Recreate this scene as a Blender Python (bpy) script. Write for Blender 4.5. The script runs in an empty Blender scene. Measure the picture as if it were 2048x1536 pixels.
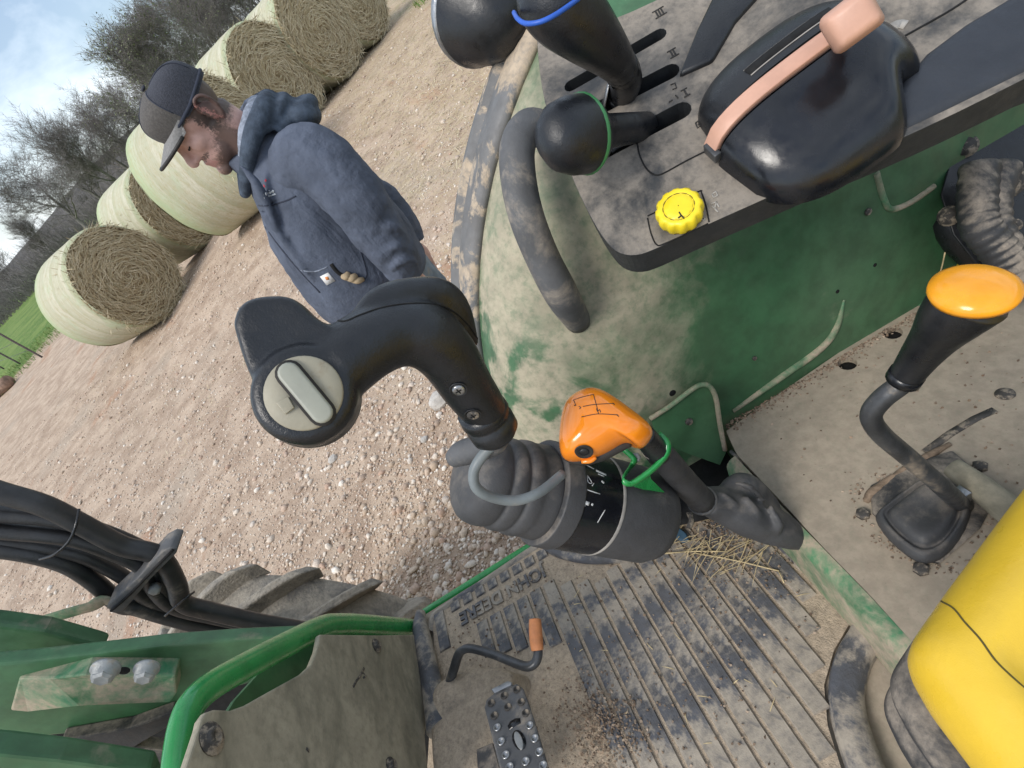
import bpy, bmesh, math, random
import numpy as np
from mathutils import Vector as V, Matrix, noise
from mathutils.bvhtree import BVHTree
from math import sin, cos, pi, radians as R, sqrt
random.seed(7); rng = np.random.default_rng(7)
sc = bpy.context.scene
COL = sc.collection

# ------------------------------------------------------------------ camera
FPX = 1100.0                       # focal length in pixels of the 2048 px wide photograph
H = 1.65
TH = math.atan(850/FPX); S2 = sqrt(.5)
FWD = V((cos(TH), 0, -sin(TH))); R0 = V((0, -1, 0)); U0 = V((sin(TH), 0, cos(TH)))
CX = S2*R0 - S2*U0; CY = -S2*R0 - S2*U0
CAM = V((0, 0, H))
cd = bpy.data.cameras.new('camera'); cam = bpy.data.objects.new('camera', cd); COL.objects.link(cam)
cd.sensor_width = 36; cd.lens = FPX/2048*36; cd.clip_start = .02; cd.clip_end = 1500
rot = Matrix((CX, -CY, -FWD)).transposed()
cam.matrix_world = Matrix.Translation(CAM) @ rot.to_4x4()
sc.camera = cam

# ------------------------------------------------------------------ sky, sun, exposure
SUN_EL, SUN_AZ = R(52), R(120)     # azimuth counter-clockwise from +X
sdir = V((cos(SUN_EL)*cos(SUN_AZ), cos(SUN_EL)*sin(SUN_AZ), sin(SUN_EL)))
w = bpy.data.worlds.new('World'); sc.world = w; w.use_nodes = True
nt = w.node_tree; nt.nodes.clear()
def wn(t, **k):
    n = nt.nodes.new(t)
    for a, b in k.items(): setattr(n, a, b)
    return n
wo = wn('ShaderNodeOutputWorld'); bg = wn('ShaderNodeBackground'); sky = wn('ShaderNodeTexSky', sky_type='NISHITA')
sky.sun_disc = False; sky.sun_elevation = SUN_EL; sky.sun_rotation = pi/2 - SUN_AZ
sky.air_density = 1.0; sky.dust_density = 1.0; sky.ozone_density = 2.0
tc = wn('ShaderNodeTexCoord'); mp = wn('ShaderNodeMapping'); mp.inputs['Scale'].default_value = (1.0, 1.6, 3.6)
no = wn('ShaderNodeTexNoise'); no.inputs['Scale'].default_value = 2.6; no.inputs['Detail'].default_value = 7; no.inputs['Roughness'].default_value = .52; no.inputs['Distortion'].default_value = .4
rp = wn('ShaderNodeValToRGB'); rp.color_ramp.elements[0].position = .40; rp.color_ramp.elements[1].position = .66
rp.color_ramp.elements[0].color = (.12, .12, .12, 1); rp.color_ramp.elements[1].color = (.90, .90, .90, 1)
mx = wn('ShaderNodeMix', data_type='RGBA'); mx.inputs['B'].default_value = (9.6, 10.3, 11.0, 1)
L = nt.links.new
L(tc.outputs['Generated'], mp.inputs['Vector']); L(mp.outputs[0], no.inputs['Vector']); L(no.outputs['Fac'], rp.inputs['Fac'])
L(rp.outputs[0], mx.inputs['Factor']); L(sky.outputs[0], mx.inputs['A']); L(mx.outputs['Result'], bg.inputs['Color'])
bg.inputs['Strength'].default_value = .085
L(bg.outputs[0], wo.inputs[0])
sl = bpy.data.lights.new('sun', 'SUN'); sl.energy = 1.5; sl.angle = R(22); sl.color = (1, .95, .88)
so = bpy.data.objects.new('sun', sl); COL.objects.link(so); so.rotation_euler = (-sdir).to_track_quat('-Z', 'Y').to_euler(); so.location = (0, 0, 30)
sc.view_settings.view_transform = 'Standard'; sc.view_settings.look = 'None'; sc.view_settings.gamma = 1
sc.view_settings.exposure = .82
sc.render.engine = 'CYCLES'

# ------------------------------------------------------------------ pixels to points; the tractor's own axes
def ray(px, py): return FWD + CX*((px-1024)/FPX) + CY*((py-768)/FPX)
def U(px, py, d): return CAM + ray(px, py)*d
def ground_pt(px, py, z=0.):
    r = ray(px, py); return CAM + r*((z-H)/r.z)
def c2w(a): return CX*a[0] + CY*a[1] + FWD*a[2]
_x = V((-349, -603, FPX)).normalized(); _y = V((-.857, .515, 0)); _y = (_y - _x*_x.dot(_y)).normalized(); _z = _x.cross(_y)
TX, TY, TZ = c2w(_x), c2w(_y), c2w(_z)
def T(x, y, z): return CAM + TX*x + TY*y + TZ*z
def UT(px, py, x=None, y=None, z=None):
    r = ray(px, py)
    d = x/r.dot(TX) if x is not None else y/r.dot(TY) if y is not None else z/r.dot(TZ)
    return CAM + r*d
class Plane:
    def __init__(s, a, b, c):
        s.o = a; s.n = (b-a).cross(c-a).normalized()
        if s.n.dot(CAM-a) < 0: s.n = -s.n
    def __call__(s, px, py, h=0.):
        r = ray(px, py); o = s.o + s.n*h
        return CAM + r*((o-CAM).dot(s.n)/r.dot(s.n))

# ------------------------------------------------------------------ materials
MATS = {}
def _nt(name):
    m = bpy.data.materials.new(name); m.use_nodes = True; MATS[name] = m
    return m, m.node_tree, m.node_tree.nodes['Principled BSDF']
def rgba(c): return (c[0], c[1], c[2], 1)
class NB:
    def __init__(s, t): s.t = t; s.tc = s.n('ShaderNodeTexCoord'); s.geo = s.n('ShaderNodeNewGeometry')
    def n(s, ty, **k):
        x = s.t.nodes.new(ty)
        for a, b in k.items(): setattr(x, a, b)
        return x
    def l(s, a, b): s.t.links.new(a, b)
    def noise(s, scale, detail=5, rough=.6, vec=None, dist=0, stretch=None):
        x = s.n('ShaderNodeTexNoise'); x.inputs['Scale'].default_value = scale; x.inputs['Detail'].default_value = detail
        x.inputs['Roughness'].default_value = rough; x.inputs['Distortion'].default_value = dist
        v = vec or s.tc.outputs['Object']
        if stretch:
            mp = s.n('ShaderNodeMapping'); mp.inputs['Scale'].default_value = stretch; s.l(v, mp.inputs['Vector']); v = mp.outputs[0]
        s.l(v, x.inputs['Vector']); return x.outputs['Fac']
    def ramp(s, f, lo, hi, a=0., b=1.):
        x = s.n('ShaderNodeMapRange', interpolation_type='SMOOTHSTEP')
        x.inputs['From Min'].default_value = lo; x.inputs['From Max'].default_value = hi
        x.inputs['To Min'].default_value = a; x.inputs['To Max'].default_value = b
        s.l(f, x.inputs['Value']); return x.outputs['Result']
    def mix(s, f, a, b):
        x = s.n('ShaderNodeMix', data_type='RGBA')
        for v, k in ((f, 'Factor'), (a, 'A'), (b, 'B')):
            if isinstance(v, (int, float)): x.inputs[k].default_value = v
            elif isinstance(v, tuple): x.inputs[k].default_value = rgba(v)
            else: s.l(v, x.inputs[k])
        return x.outputs['Result']
    def math(s, op, a, b=0.):
        x = s.n('ShaderNodeMath', operation=op)
        for i, v in enumerate((a, b)):
            if isinstance(v, (int, float)): x.inputs[i].default_value = v
            else: s.l(v, x.inputs[i])
        return x.outputs[0]
    def dot(s, vec, d):
        x = s.n('ShaderNodeVectorMath', operation='DOT_PRODUCT'); s.l(vec, x.inputs[0]); x.inputs[1].default_value = d
        return x.outputs['Value']
    def bump(s, f, strength, dist, prev=None):
        x = s.n('ShaderNodeBump'); x.inputs['Strength'].default_value = strength; x.inputs['Distance'].default_value = dist
        s.l(f, x.inputs['Height'])
        if prev: s.l(prev, x.inputs['Normal'])
        return x.outputs[0]
def mk(name, col, rough=.6, metal=0., var=.2, scale=25, bump=.25, bscale=300, bdist=.001, dust=None, dlo=.5, dhi=.62, dscale=9, fmin=.55, film=0.,
       up=None, ulo=.2, uhi=.8, drough=.9, coat=0., stretch=None, grad=None, spec=.5, speck=0., scratch=0., fold=None, rub=None):
    m, t, p = _nt(name); b = NB(t)
    f = b.noise(scale, 5, .6, stretch=stretch)
    f = b.ramp(f, .3, .7)
    c = b.mix(f, tuple(x*(1-var) for x in col), tuple(min(1, x*(1+var)) for x in col))
    r = b.ramp(b.noise(scale*2.3, 4), .3, .7, max(0, rough-.12), min(1, rough+.1))
    if scratch:
        sf = b.ramp(b.noise(scale*3, 8, .75, dist=1.5, stretch=(1, 6, 1)), .66, .72, 0, scratch)
        c = b.mix(sf, c, tuple(min(1, x*2+.12) for x in col))
    if dust is not None:
        df = b.noise(dscale, 7, .68, dist=.35, stretch=stretch)
        if grad:                                   # more dust along one direction of the thing (d, lo, hi, amount)
            g = b.ramp(b.dot(b.tc.outputs['Object'], grad[0]), grad[1], grad[2], -grad[3], grad[3])
            df = b.math('ADD', df, g)
        if up is not None:                         # dust settles on what faces up
            u = b.ramp(b.dot(b.geo.outputs['Normal'], up), ulo, uhi, -.3, 0)
            df = b.math('ADD', df, u)
        fac = b.ramp(df, dlo, dhi)
        fine = b.ramp(b.noise(dscale*14, 4, .7), .25, .6, fmin, 1)
        fac = b.math('MULTIPLY', fac, fine)
        if film: fac = b.math('MAXIMUM', fac, b.ramp(b.noise(dscale*.7, 6, .6), .25, .75, film*.4, film))
        if rub:
            rb = b.math('MULTIPLY', b.ramp(b.noise(rub[3], 6, .6, dist=.5), .47, .55), b.ramp(b.dot(b.tc.outputs['Object'], rub[0]), rub[1], rub[2]))
            fac = b.math('MULTIPLY', fac, b.math('SUBTRACT', 1., b.math('MULTIPLY', rb, .85)))
        dc = b.mix(b.ramp(b.noise(dscale*5, 4, .7), .3, .7), tuple(x*.86 for x in dust), tuple(x*1.1 for x in dust))
        c = b.mix(fac, c, dc)
        mr = b.n('ShaderNodeMix', data_type='FLOAT'); b.l(fac, mr.inputs['Factor']); b.l(r, mr.inputs['A']); mr.inputs['B'].default_value = drough
        r = mr.outputs['Result']
    if speck:
        c = b.mix(b.ramp(b.noise(scale*22, 2, .5), .68, .74, 0, speck), c, (.05, .04, .03))
    b.l(c, p.inputs['Base Color']); b.l(r, p.inputs['Roughness'])
    p.inputs['Metallic'].default_value = metal; p.inputs['Coat Weight'].default_value = coat; p.inputs['Coat Roughness'].default_value = .12
    p.inputs['Specular IOR Level'].default_value = spec
    if bump:
        n1 = b.bump(b.noise(bscale, 4, .6), bump, bdist)
        n1 = b.bump(b.noise(bscale*.12, 4, .6), bump*.6, bdist*4, n1)
        if fold:
            n1 = b.bump(b.noise(fold[0], 4, .55, dist=1.2, stretch=(1, 1, .45)), fold[2], fold[1], n1)
        b.l(n1, p.inputs['Normal'])
    return m
DUST = (.40, .325, .24); DUST2 = (.33, .275, .21)
GREEN = (.017, .118, .045)
tz = tuple(TZ)
mk('green_paint', GREEN, .38, var=.2, dust=DUST2, dlo=.46, dhi=.70, dscale=5, bump=.06, spec=.4, up=tz, ulo=-.4, uhi=.6, film=.17)
mk('green_tube', (.016, .245, .055), .28, var=.12, dust=DUST2, dlo=.62, dhi=.8, dscale=12, bump=.05, coat=.25)
mk('green_fender', (.012, .100, .038), .42, var=.2, dust=(.40, .355, .26), dlo=.30, dhi=.80, dscale=5.0, bump=.06, grad=(tuple((TY*.9+TX*.25).normalized()), .02, .50, .26), speck=.2, film=.14, rub=(tuple(TY-TZ*.5), .36, .50, 7))
mk('green_dusty', (.02, .17, .07), .55, var=.25, dust=DUST, dlo=.34, dhi=.62, dscale=11, bump=.1)
mk('deck_paint', (.03, .12, .06), .6, var=.2, dust=(.36, .30, .23), dlo=.20, dhi=.36, dscale=9, bump=.12, speck=.3, fmin=.86)
mk('panel_dust', (.15, .14, .10), .75, var=.15, dust=(.37, .33, .245), dlo=.25, dhi=.6, dscale=6, bump=.12, speck=.3, stretch=(1, 1, 2.5))
mk('black_plastic', (.012, .013, .015), .36, var=.2, bump=.3, bscale=900, bdist=.0006, dust=DUST2, dlo=.66, dhi=.9, dscale=9)
mk('grip_plastic', (.010, .0115, .0145), .38, var=.15, bump=.5, bscale=700, bdist=.0006, scratch=.06, dust=DUST2, dlo=.66, dhi=.95, dscale=14, up=tz, ulo=-.2, uhi=.5)
mk('gloss_black', (.010, .011, .014), .22, var=.2, bump=.12, bscale=900, bdist=.0005, dust=DUST2, dlo=.74, dhi=.95, dscale=7)
mk('armrest', (.022, .026, .034), .5, var=.15, bump=.4, bscale=1400, bdist=.0006)
mk('console_top', (.026, .028, .030), .5, var=.2, bump=.35, bscale=800, bdist=.0007, dust=(.235, .205, .17), dlo=.34, dhi=.56, dscale=7, up=tuple((TZ*.85-TX*.5).normalized()), ulo=.6, uhi=.9, speck=.25)
mk('rubber_dusty', (.028, .030, .034), .6, var=.2, bump=.3, bscale=600, dust=(.30, .255, .205), dlo=.38, dhi=.60, dscale=13, up=tz, ulo=-.3, uhi=.6, film=.05)
mk('rubber_soft', (.045, .047, .051), .6, var=.15, bump=.3, bscale=500, dust=(.29, .25, .205), dlo=.40, dhi=.74, dscale=8, up=tz, ulo=-.3, uhi=.75, film=.05, scratch=.12)
mk('rubber_grey', (.075, .08, .088), .62, var=.2, bump=.3, bscale=500, dust=(.32, .275, .22), dlo=.44, dhi=.7, dscale=16, film=.12)
mk('lip_rubber', (.11, .117, .125), .6, var=.2, bump=.3, bscale=400, dust=(.46, .37, .27), dlo=.50, dhi=.58, dscale=9, film=.15)
mk('mat_base', (.09, .085, .08), .9, var=.3, bump=.8, bscale=500, bdist=.002, dust=(.46, .37, .27), dlo=.22, dhi=.45, dscale=14, speck=.6)
mk('mat_rib', (.040, .050, .070), .6, var=.35, scale=40, bump=.5, bscale=500, bdist=.0012, dust=(.36, .315, .255), dlo=.42, dhi=.52, dscale=6, speck=.3, film=.24)
mk('tyre_rubber', (.12, .115, .108), .85, var=.25, bump=.6, bscale=160, bdist=.004, dust=(.36, .32, .26), dlo=.28, dhi=.55, dscale=10)
mk('hose_rubber', (.020, .020, .021), .45, var=.3, bump=.3, bscale=400, dust=DUST2, dlo=.60, dhi=.9, dscale=14)
mk('cable_grey', (.16, .18, .185), .5, var=.15, bump=.15, dust=DUST2, dlo=.6, dhi=.85, dscale=20)
mk('steel', (.33, .335, .34), .38, metal=.85, var=.25, bump=.3, dust=DUST2, dlo=.58, dhi=.75, dscale=30)
mk('steel_dark', (.075, .078, .082), .42, metal=.4, var=.3, bump=.3, dust=DUST2, dlo=.52, dhi=.72, dscale=22, scratch=.5)
mk('bolt_grey', (.27, .28, .28), .55, metal=.2, var=.25, bump=.3, dust=DUST, dlo=.52, dhi=.7, dscale=40)
mk('bolt_dusty', (.06, .055, .05), .8, var=.3, bump=.5, dust=DUST2, dlo=.46, dhi=.6, dscale=60)
mk('yellow_seat', (.72, .47, .035), .36, var=.06, scale=14, bump=.16, bscale=1100, bdist=.0007, dust=(.62, .46, .12), dlo=.55, dhi=.85, dscale=7)
mk('yellow_knob', (.80, .62, .02), .42, var=.08, bump=.1, dust=(.35, .2, .06), dlo=.70, dhi=.78, dscale=70)
mk('orange_gloss', (.82, .235, .012), .16, var=.05, bump=.02, coat=.5)
mk('orange_cap', (.80, .33, .02), .2, var=.1, bump=.05, dust=(.5, .3, .1), dlo=.62, dhi=.85, dscale=60)
mk('orange_faded', (.54, .31, .225), .5, var=.1, bump=.1, dust=(.55, .33, .25), dlo=.6, dhi=.8, dscale=50)
mk('orange_rubber', (.62, .24, .095), .7, var=.15, scale=60, bump=.3, dust=(.55, .36, .22), dlo=.58, dhi=.8, dscale=40)
mk('rocker_tan', (.31, .285, .215), .5, var=.1, bump=.1, dust=(.24, .19, .13), dlo=.56, dhi=.72, dscale=30)
mk('rocker_bar', (.30, .305, .255), .45, var=.08, bump=.1)
mk('void', (.004, .004, .004), .9, var=0, bump=0)
mk('mark_black', (.02, .018, .016), .7, var=.3, bump=0)
mk('mark_white', (.62, .63, .62), .6, var=.2, bump=0)
mk('mark_grey', (.33, .31, .28), .8, var=.3, bump=0)
mk('stripe_blue', (.02, .10, .48), .45, var=.1, bump=0)
mk('stripe_green', (.05, .22, .08), .5, var=.1, bump=0)
mk('scrap_blue', (.05, .11, .17), .7, var=.3, bump=.2)
mk('crack', (.10, .075, .015), .9, var=.2, bump=0)
mk('straw', (.55, .44, .25), .7, var=.3, scale=60, bump=0)
mk('crumb', (.20, .145, .10), .95, var=.4, scale=80, bump=.3)
# people
mk('skin', (.46, .245, .19), .5, var=.10, scale=60, bump=.2, bscale=900, bdist=.0006)
mk('ear_skin', (.52, .23, .19), .5, var=.1, bump=.1)
mk('hair', (.045, .034, .028), .8, var=.4, scale=300, bump=.8, bscale=1500, bdist=.002)
mk('beard', (.12, .075, .058), .8, var=.35, scale=400, bump=.8, bscale=1500, bdist=.002)
mk('hoodie', (.098, .114, .152), .95, var=.2, scale=9, bump=.8, bscale=700, bdist=.0016, spec=.2, fold=(6, .05, .35))
mk('hoodie_seam', (.030, .036, .055), .95, var=.1, bump=0)
mk('hood_lining', (.062, .080, .108), .95, var=.3, scale=40, bump=.6, bscale=700, bdist=.002, spec=.2)
mk('collar_grey', (.25, .28, .34), .95, var=.35, scale=60, bump=.6, bscale=500, bdist=.002)
mk('cap_front', (.085, .078, .072), .9, var=.2, scale=200, bump=.6, bscale=1500, bdist=.0008)
mk('cap_mesh', (.040, .043, .056), .9, var=.25, scale=300, bump=.7, bscale=1800, bdist=.001)
mk('cap_brim', (.20, .195, .19), .9, var=.15, scale=200, bump=.4, bscale=1500, bdist=.0008)
mk('jeans', (.17, .21, .25), .9, var=.25, scale=14, bump=.6, bscale=800, bdist=.001, dust=(.3, .26, .2), dlo=.5, dhi=.7, dscale=9)
mk('boot_leather', (.16, .11, .075), .7, var=.3, bump=.4)
mk('brass', (.45, .36, .18), .4, metal=.6, var=.2, bump=0)
mk('glove_tan', (.42, .32, .2), .9, var=.2, bump=.4)
mk('patch_white', (.75, .74, .72), .8, var=.05, bump=.2)
mk('patch_orange', (.70, .26, .08), .8, var=.05, bump=0)
mk('logo_red', (.45, .03, .05), .8, var=.05, bump=0)
# land
mk('bark', (.20, .178, .168), .9, var=.35, scale=4, bump=.6, bscale=30, bdist=.01)
mk('bark_pale', (.15, .135, .125), .9, var=.3, scale=4, bump=.6, bscale=30, bdist=.01)
mk('bud', (.20, .22, .12), .8, var=.4, scale=1.5, bump=0)
mk('wood_post', (.10, .085, .075), .9, var=.3, bump=.3)
mk('log_bark', (.24, .155, .11), .9, var=.4, scale=6, bump=.8, bscale=40, bdist=.01)

def island_mat(name, cols, rough=.85):
    m, t, p = _nt(name); b = NB(t)
    r = b.n('ShaderNodeValToRGB'); r.color_ramp.interpolation = 'LINEAR'
    e = r.color_ramp.elements
    for i, c in enumerate(cols):
        x = e[i] if i < 2 else e.new(1)
        x.position = i/(len(cols)-1); x.color = rgba(c)
    e[1].position = 1/(len(cols)-1)
    b.l(b.geo.outputs['Random Per Island'], r.inputs['Fac'])
    f = b.ramp(b.noise(90, 4), .3, .7, .8, 1.15)
    mm = b.n('ShaderNodeVectorMath', operation='SCALE'); b.l(r.outputs[0], mm.inputs[0]); b.l(f, mm.inputs['Scale'])
    b.l(mm.outputs[0], p.inputs['Base Color']); p.inputs['Roughness'].default_value = rough
    p.inputs['Specular IOR Level'].default_value = .25
    return m
island_mat('pebbles', [(.38, .28, .205), (.50, .395, .30), (.60, .50, .40), (.68, .60, .51), (.46, .32, .24), (.54, .44, .345), (.76, .70, .62), (.34, .245, .18)])
island_mat('hay_strand', [(.56, .475, .31), (.42, .34, .21), (.70, .62, .45), (.52, .47, .32), (.34, .265, .155)])
island_mat('grass_blade', [(.055, .13, .025), (.09, .19, .04), (.20, .22, .07), (.12, .24, .05), (.30, .27, .13)])
island_mat('mat_crumbs', [(.16, .11, .075), (.27, .20, .14), (.10, .07, .05), (.42, .33, .25), (.22, .15, .10)])

def ground_material():
    m, t, p = _nt('ground'); b = NB(t); P = b.geo.outputs['Position']
    big = b.noise(.55, 6, .6, P); mid = b.noise(3.2, 8, .65, P, .4); fine = b.noise(38, 6, .7, P); vf = b.noise(140, 3, .6, P)
    c = b.mix(b.ramp(mid, .34, .66), (.335, .245, .18), (.50, .39, .295))
    c = b.mix(b.ramp(big, .52, .66, 0, .65), c, (.38, .315, .25))
    c = b.mix(b.ramp(b.noise(.8, 5, .6, P, stretch=(.5, 1.4, 1)), .60, .68, 0, .55), c, (.37, .19, .11))
    c = b.mix(b.ramp(fine, .56, .70, 0, .8), c, (.58, .47, .36))
    c = b.mix(b.ramp(fine, .30, .42, .75, 0), c, (.165, .115, .085))
    vo = b.n('ShaderNodeTexVoronoi'); vo.inputs['Scale'].default_value = 55; b.l(P, vo.inputs['Vector'])
    c = b.mix(b.ramp(vo.outputs['Distance'], .05, .28, .5, 0), c, (.60, .50, .40))
    sp = b.noise(15, 7, .75, P, .3)
    c = b.mix(b.ramp(sp, .56, .66, 0, .7), c, (.62, .52, .42)); c = b.mix(b.ramp(sp, .42, .34, 0, .6), c, (.22, .155, .115))
    # grass beyond the yard
    sx = b.n('ShaderNodeSeparateXYZ'); b.l(P, sx.inputs[0])
    edge = b.math('ADD', sx.outputs['X'], b.math('MULTIPLY', sx.outputs['Y'], .30))
    edge = b.math('ADD', edge, b.ramp(b.noise(.35, 6, .7, P), .2, .8, -2.4, 2.4))
    g = b.ramp(edge, 22.2, 24.2)
    edr = b.math('SUBTRACT', b.math('MULTIPLY', sx.outputs['Y'], -1.), b.math('MULTIPLY', sx.outputs['X'], .10))
    edr = b.math('ADD', edr, b.ramp(b.noise(1.1, 8, .75, P), .2, .8, -1.6, 1.6))
    g2 = b.ramp(edr, 1.9, 5.0)
    gr = b.mix(b.ramp(b.noise(.5, 8, .7, P), .35, .65), (.075, .155, .03), (.16, .235, .06))
    gr = b.mix(b.ramp(b.noise(6, 6, .7, P), .45, .7, 0, .6), gr, (.30, .27, .13))
    c2 = b.mix(b.ramp(b.noise(9, 6, .7, P), .40, .62), (.33, .27, .16), (.13, .18, .05))
    # straw litter in front of the bales
    st = b.math('MULTIPLY', b.ramp(edr, -1.2, 1.2), b.ramp(b.noise(16, 8, .75, P, .5), .40, .6))
    c = b.mix(b.math('MULTIPLY', st, .7), c, (.47, .38, .235))
    c = b.mix(g2, c, c2); c = b.mix(g, c, gr)
    b.l(c, p.inputs['Base Color']); p.inputs['Roughness'].default_value = .93; p.inputs['Specular IOR Level'].default_value = .2
    n1 = b.bump(fine, .8, .012); n1 = b.bump(mid, .3, .012, n1); n1 = b.bump(vf, .7, .004, n1)
    b.l(n1, p.inputs['Normal'])
ground_material()
def hay_face_mat():
    m, t, p = _nt('hay_face'); b = NB(t); o = b.tc.outputs['Object']
    sx = b.n('ShaderNodeSeparateXYZ'); b.l(o, sx.inputs[0])
    r = b.math('SQRT', b.math('ADD', b.math('MULTIPLY', sx.outputs['Y'], sx.outputs['Y']), b.math('MULTIPLY', sx.outputs['Z'], sx.outputs['Z'])))
    r = b.math('ADD', r, b.math('MULTIPLY', b.noise(3.5, 5, .6), .10))
    r = b.math('ADD', r, b.math('MULTIPLY', b.noise(22, 5, .7), .022))
    ring = b.math('SINE', b.math('MULTIPLY', r, 120.)); ring2 = b.math('SINE', b.math('MULTIPLY', r, 47.))
    f = b.math('ADD', b.math('MULTIPLY', ring, .22), b.math('MULTIPLY', ring2, .20))
    f = b.math('ADD', b.math('ADD', f, .5), b.ramp(b.noise(46, 8, .8), .3, .7, -.4, .4))
    c = b.mix(b.ramp(f, .15, .85), (.26, .19, .105), (.62, .52, .32))
    c = b.mix(b.ramp(b.noise(4, 5), .45, .7, 0, .4), c, (.40, .30, .165))
    b.l(c, p.inputs['Base Color']); p.inputs['Roughness'].default_value = .95; p.inputs['Specular IOR Level'].default_value = .1
    b.l(b.bump(f, .8, .03), p.inputs['Normal'])
hay_face_mat()
def wrap_mat():
    m, t, p = _nt('net_wrap'); b = NB(t); o = b.tc.outputs['Object']
    sx = b.n('ShaderNodeSeparateXYZ'); b.l(o, sx.inputs[0])
    x = b.math('ADD', sx.outputs['X'], b.math('MULTIPLY', b.noise(2.2, 4), .16))
    st = b.n('ShaderNodeTexNoise', noise_dimensions='1D'); st.inputs['Scale'].default_value = 9; st.inputs['Detail'].default_value = 4; b.l(x, st.inputs['W'])
    c = b.mix(b.ramp(st.outputs['Fac'], .35, .65), (.42, .42, .30), (.54, .52, .41))
    c = b.mix(b.ramp(b.noise(2.6, 6, .65), .50, .70, 0, .6), c, (.38, .47, .30))
    c = b.mix(b.ramp(b.noise(60, 6, .75, stretch=(1, .25, .25)), .50, .68, 0, .55), c, (.30, .24, .12))
    c = b.mix(b.ramp(b.noise(8, 6, .7, stretch=(1, .5, .5)), .66, .75, 0, .55), c, (.17, .16, .11))
    ed = b.ramp(b.math('ABSOLUTE', x), .36, .60, 0, .5)
    c = b.mix(ed, c, (.33, .47, .24))
    c = b.mix(b.ramp(b.noise(34, 6, .8, stretch=(1, .22, .22)), .42, .66, 0, .55), c, (.42, .37, .22))
    b.l(c, p.inputs['Base Color']); p.inputs['Roughness'].default_value = .8; p.inputs['Specular IOR Level'].default_value = .25
    b.l(b.bump(b.noise(60, 6, .75, stretch=(1, .3, .3)), .5, .012), p.inputs['Normal'])
wrap_mat()

# ------------------------------------------------------------------ mesh building
WLOC = {}
class MB:
    def __init__(s): s.v = []; s.f = []; s.mi = []
    def add(s, vf, mi=0):
        v, f = vf; o = len(s.v); s.v += [V(x) for x in v]; s.f += [tuple(i+o for i in q) for q in f]; s.mi += [mi]*len(f); return s
def build(name, mb, mat, parent=None, smooth=True, bevel=0, seg=2, sub=0, remesh=0, smoothit=0, label=None, cat=None, group=None, kind=None, flat=False, origin=None, angle=None, keep=False, disp=None):
    if isinstance(mb, tuple): mb = MB().add(mb)
    me = bpy.data.meshes.new(name)
    o = origin if origin is not None else sum(mb.v, V((0, 0, 0)))/max(1, len(mb.v))
    me.from_pydata([tuple(x-o) for x in mb.v], [], mb.f)
    mats = mat if isinstance(mat, (list, tuple)) else [mat]
    for k in mats: me.materials.append(MATS[k])
    if len(mats) > 1:
        for p, i in zip(me.polygons, mb.mi): p.material_index = i
    bm = bmesh.new(); bm.from_mesh(me)
    bmesh.ops.remove_doubles(bm, verts=bm.verts, dist=1e-6)
    if not keep: bmesh.ops.recalc_face_normals(bm, faces=bm.faces)
    bm.to_mesh(me); bm.free()
    ob = bpy.data.objects.new(name, me); COL.objects.link(ob)
    if smooth and not flat: me.shade_smooth()
    if bevel:
        m = ob.modifiers.new('bevel', 'BEVEL'); m.width = bevel; m.segments = seg; m.limit_method = 'ANGLE'; m.angle_limit = R(35)
        m.harden_normals = False
    if sub:
        m = ob.modifiers.new('sub', 'SUBSURF'); m.levels = sub; m.render_levels = sub
    if remesh:
        m = ob.modifiers.new('remesh', 'REMESH'); m.mode = 'VOXEL'; m.voxel_size = remesh; m.use_smooth_shade = True
    if smoothit:
        m = ob.modifiers.new('smooth', 'SMOOTH'); m.factor = .5; m.iterations = smoothit
    if disp:
        tx = bpy.data.textures.new(name+'_folds', 'CLOUDS'); tx.noise_scale = disp[1]; tx.noise_depth = 3
        m = ob.modifiers.new('folds', 'DISPLACE'); m.texture = tx; m.strength = disp[0]; m.mid_level = .5; m.texture_coords = 'GLOBAL'
    if angle is not None:
        ob.modifiers.new('ws', 'WEIGHTED_NORMAL')
        me.set_sharp_from_angle(angle=R(angle))
    WLOC[ob] = o
    if parent is not None: ob.parent = parent; ob.location = o - WLOC[parent]
    else: ob.location = o
    if label: ob['label'] = label
    if cat: ob['category'] = cat
    if group: ob['group'] = group
    if kind: ob['kind'] = kind
    return ob
def empty(name, loc, label, cat, group=None):
    o = bpy.data.objects.new(name, None); COL.objects.link(o); o.location = loc; WLOC[o] = V(loc); o.empty_display_size = .1
    o['label'] = label; o['category'] = cat
    if group: o['group'] = group
    return o
def bvh(ob):
    dg = bpy.context.evaluated_depsgraph_get(); e = ob.evaluated_get(dg); me = e.to_mesh()
    o = WLOC[ob]
    t = BVHTree.FromPolygons([v.co + o for v in me.vertices], [tuple(p.vertices) for p in me.polygons]); e.to_mesh_clear(); return t
def cr(pts, n=6):
    """Catmull-Rom through tuples/vectors of any length"""
    P = [np.array(tuple(p), float) for p in pts]
    if len(P) < 3: return [P[0]+(P[-1]-P[0])*k/n for k in range(n+1)]
    P = [2*P[0]-P[1]] + P + [2*P[-1]-P[-2]]; out = []
    for i in range(1, len(P)-2):
        a, b, c, d = P[i-1:i+3]
        for k in range(n):
            t = k/n; out.append(.5*((2*b)+(c-a)*t+(2*a-5*b+4*c-d)*t*t+(3*b-a-3*c+d)*t**3))
    out.append(P[-2]); return out
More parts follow.
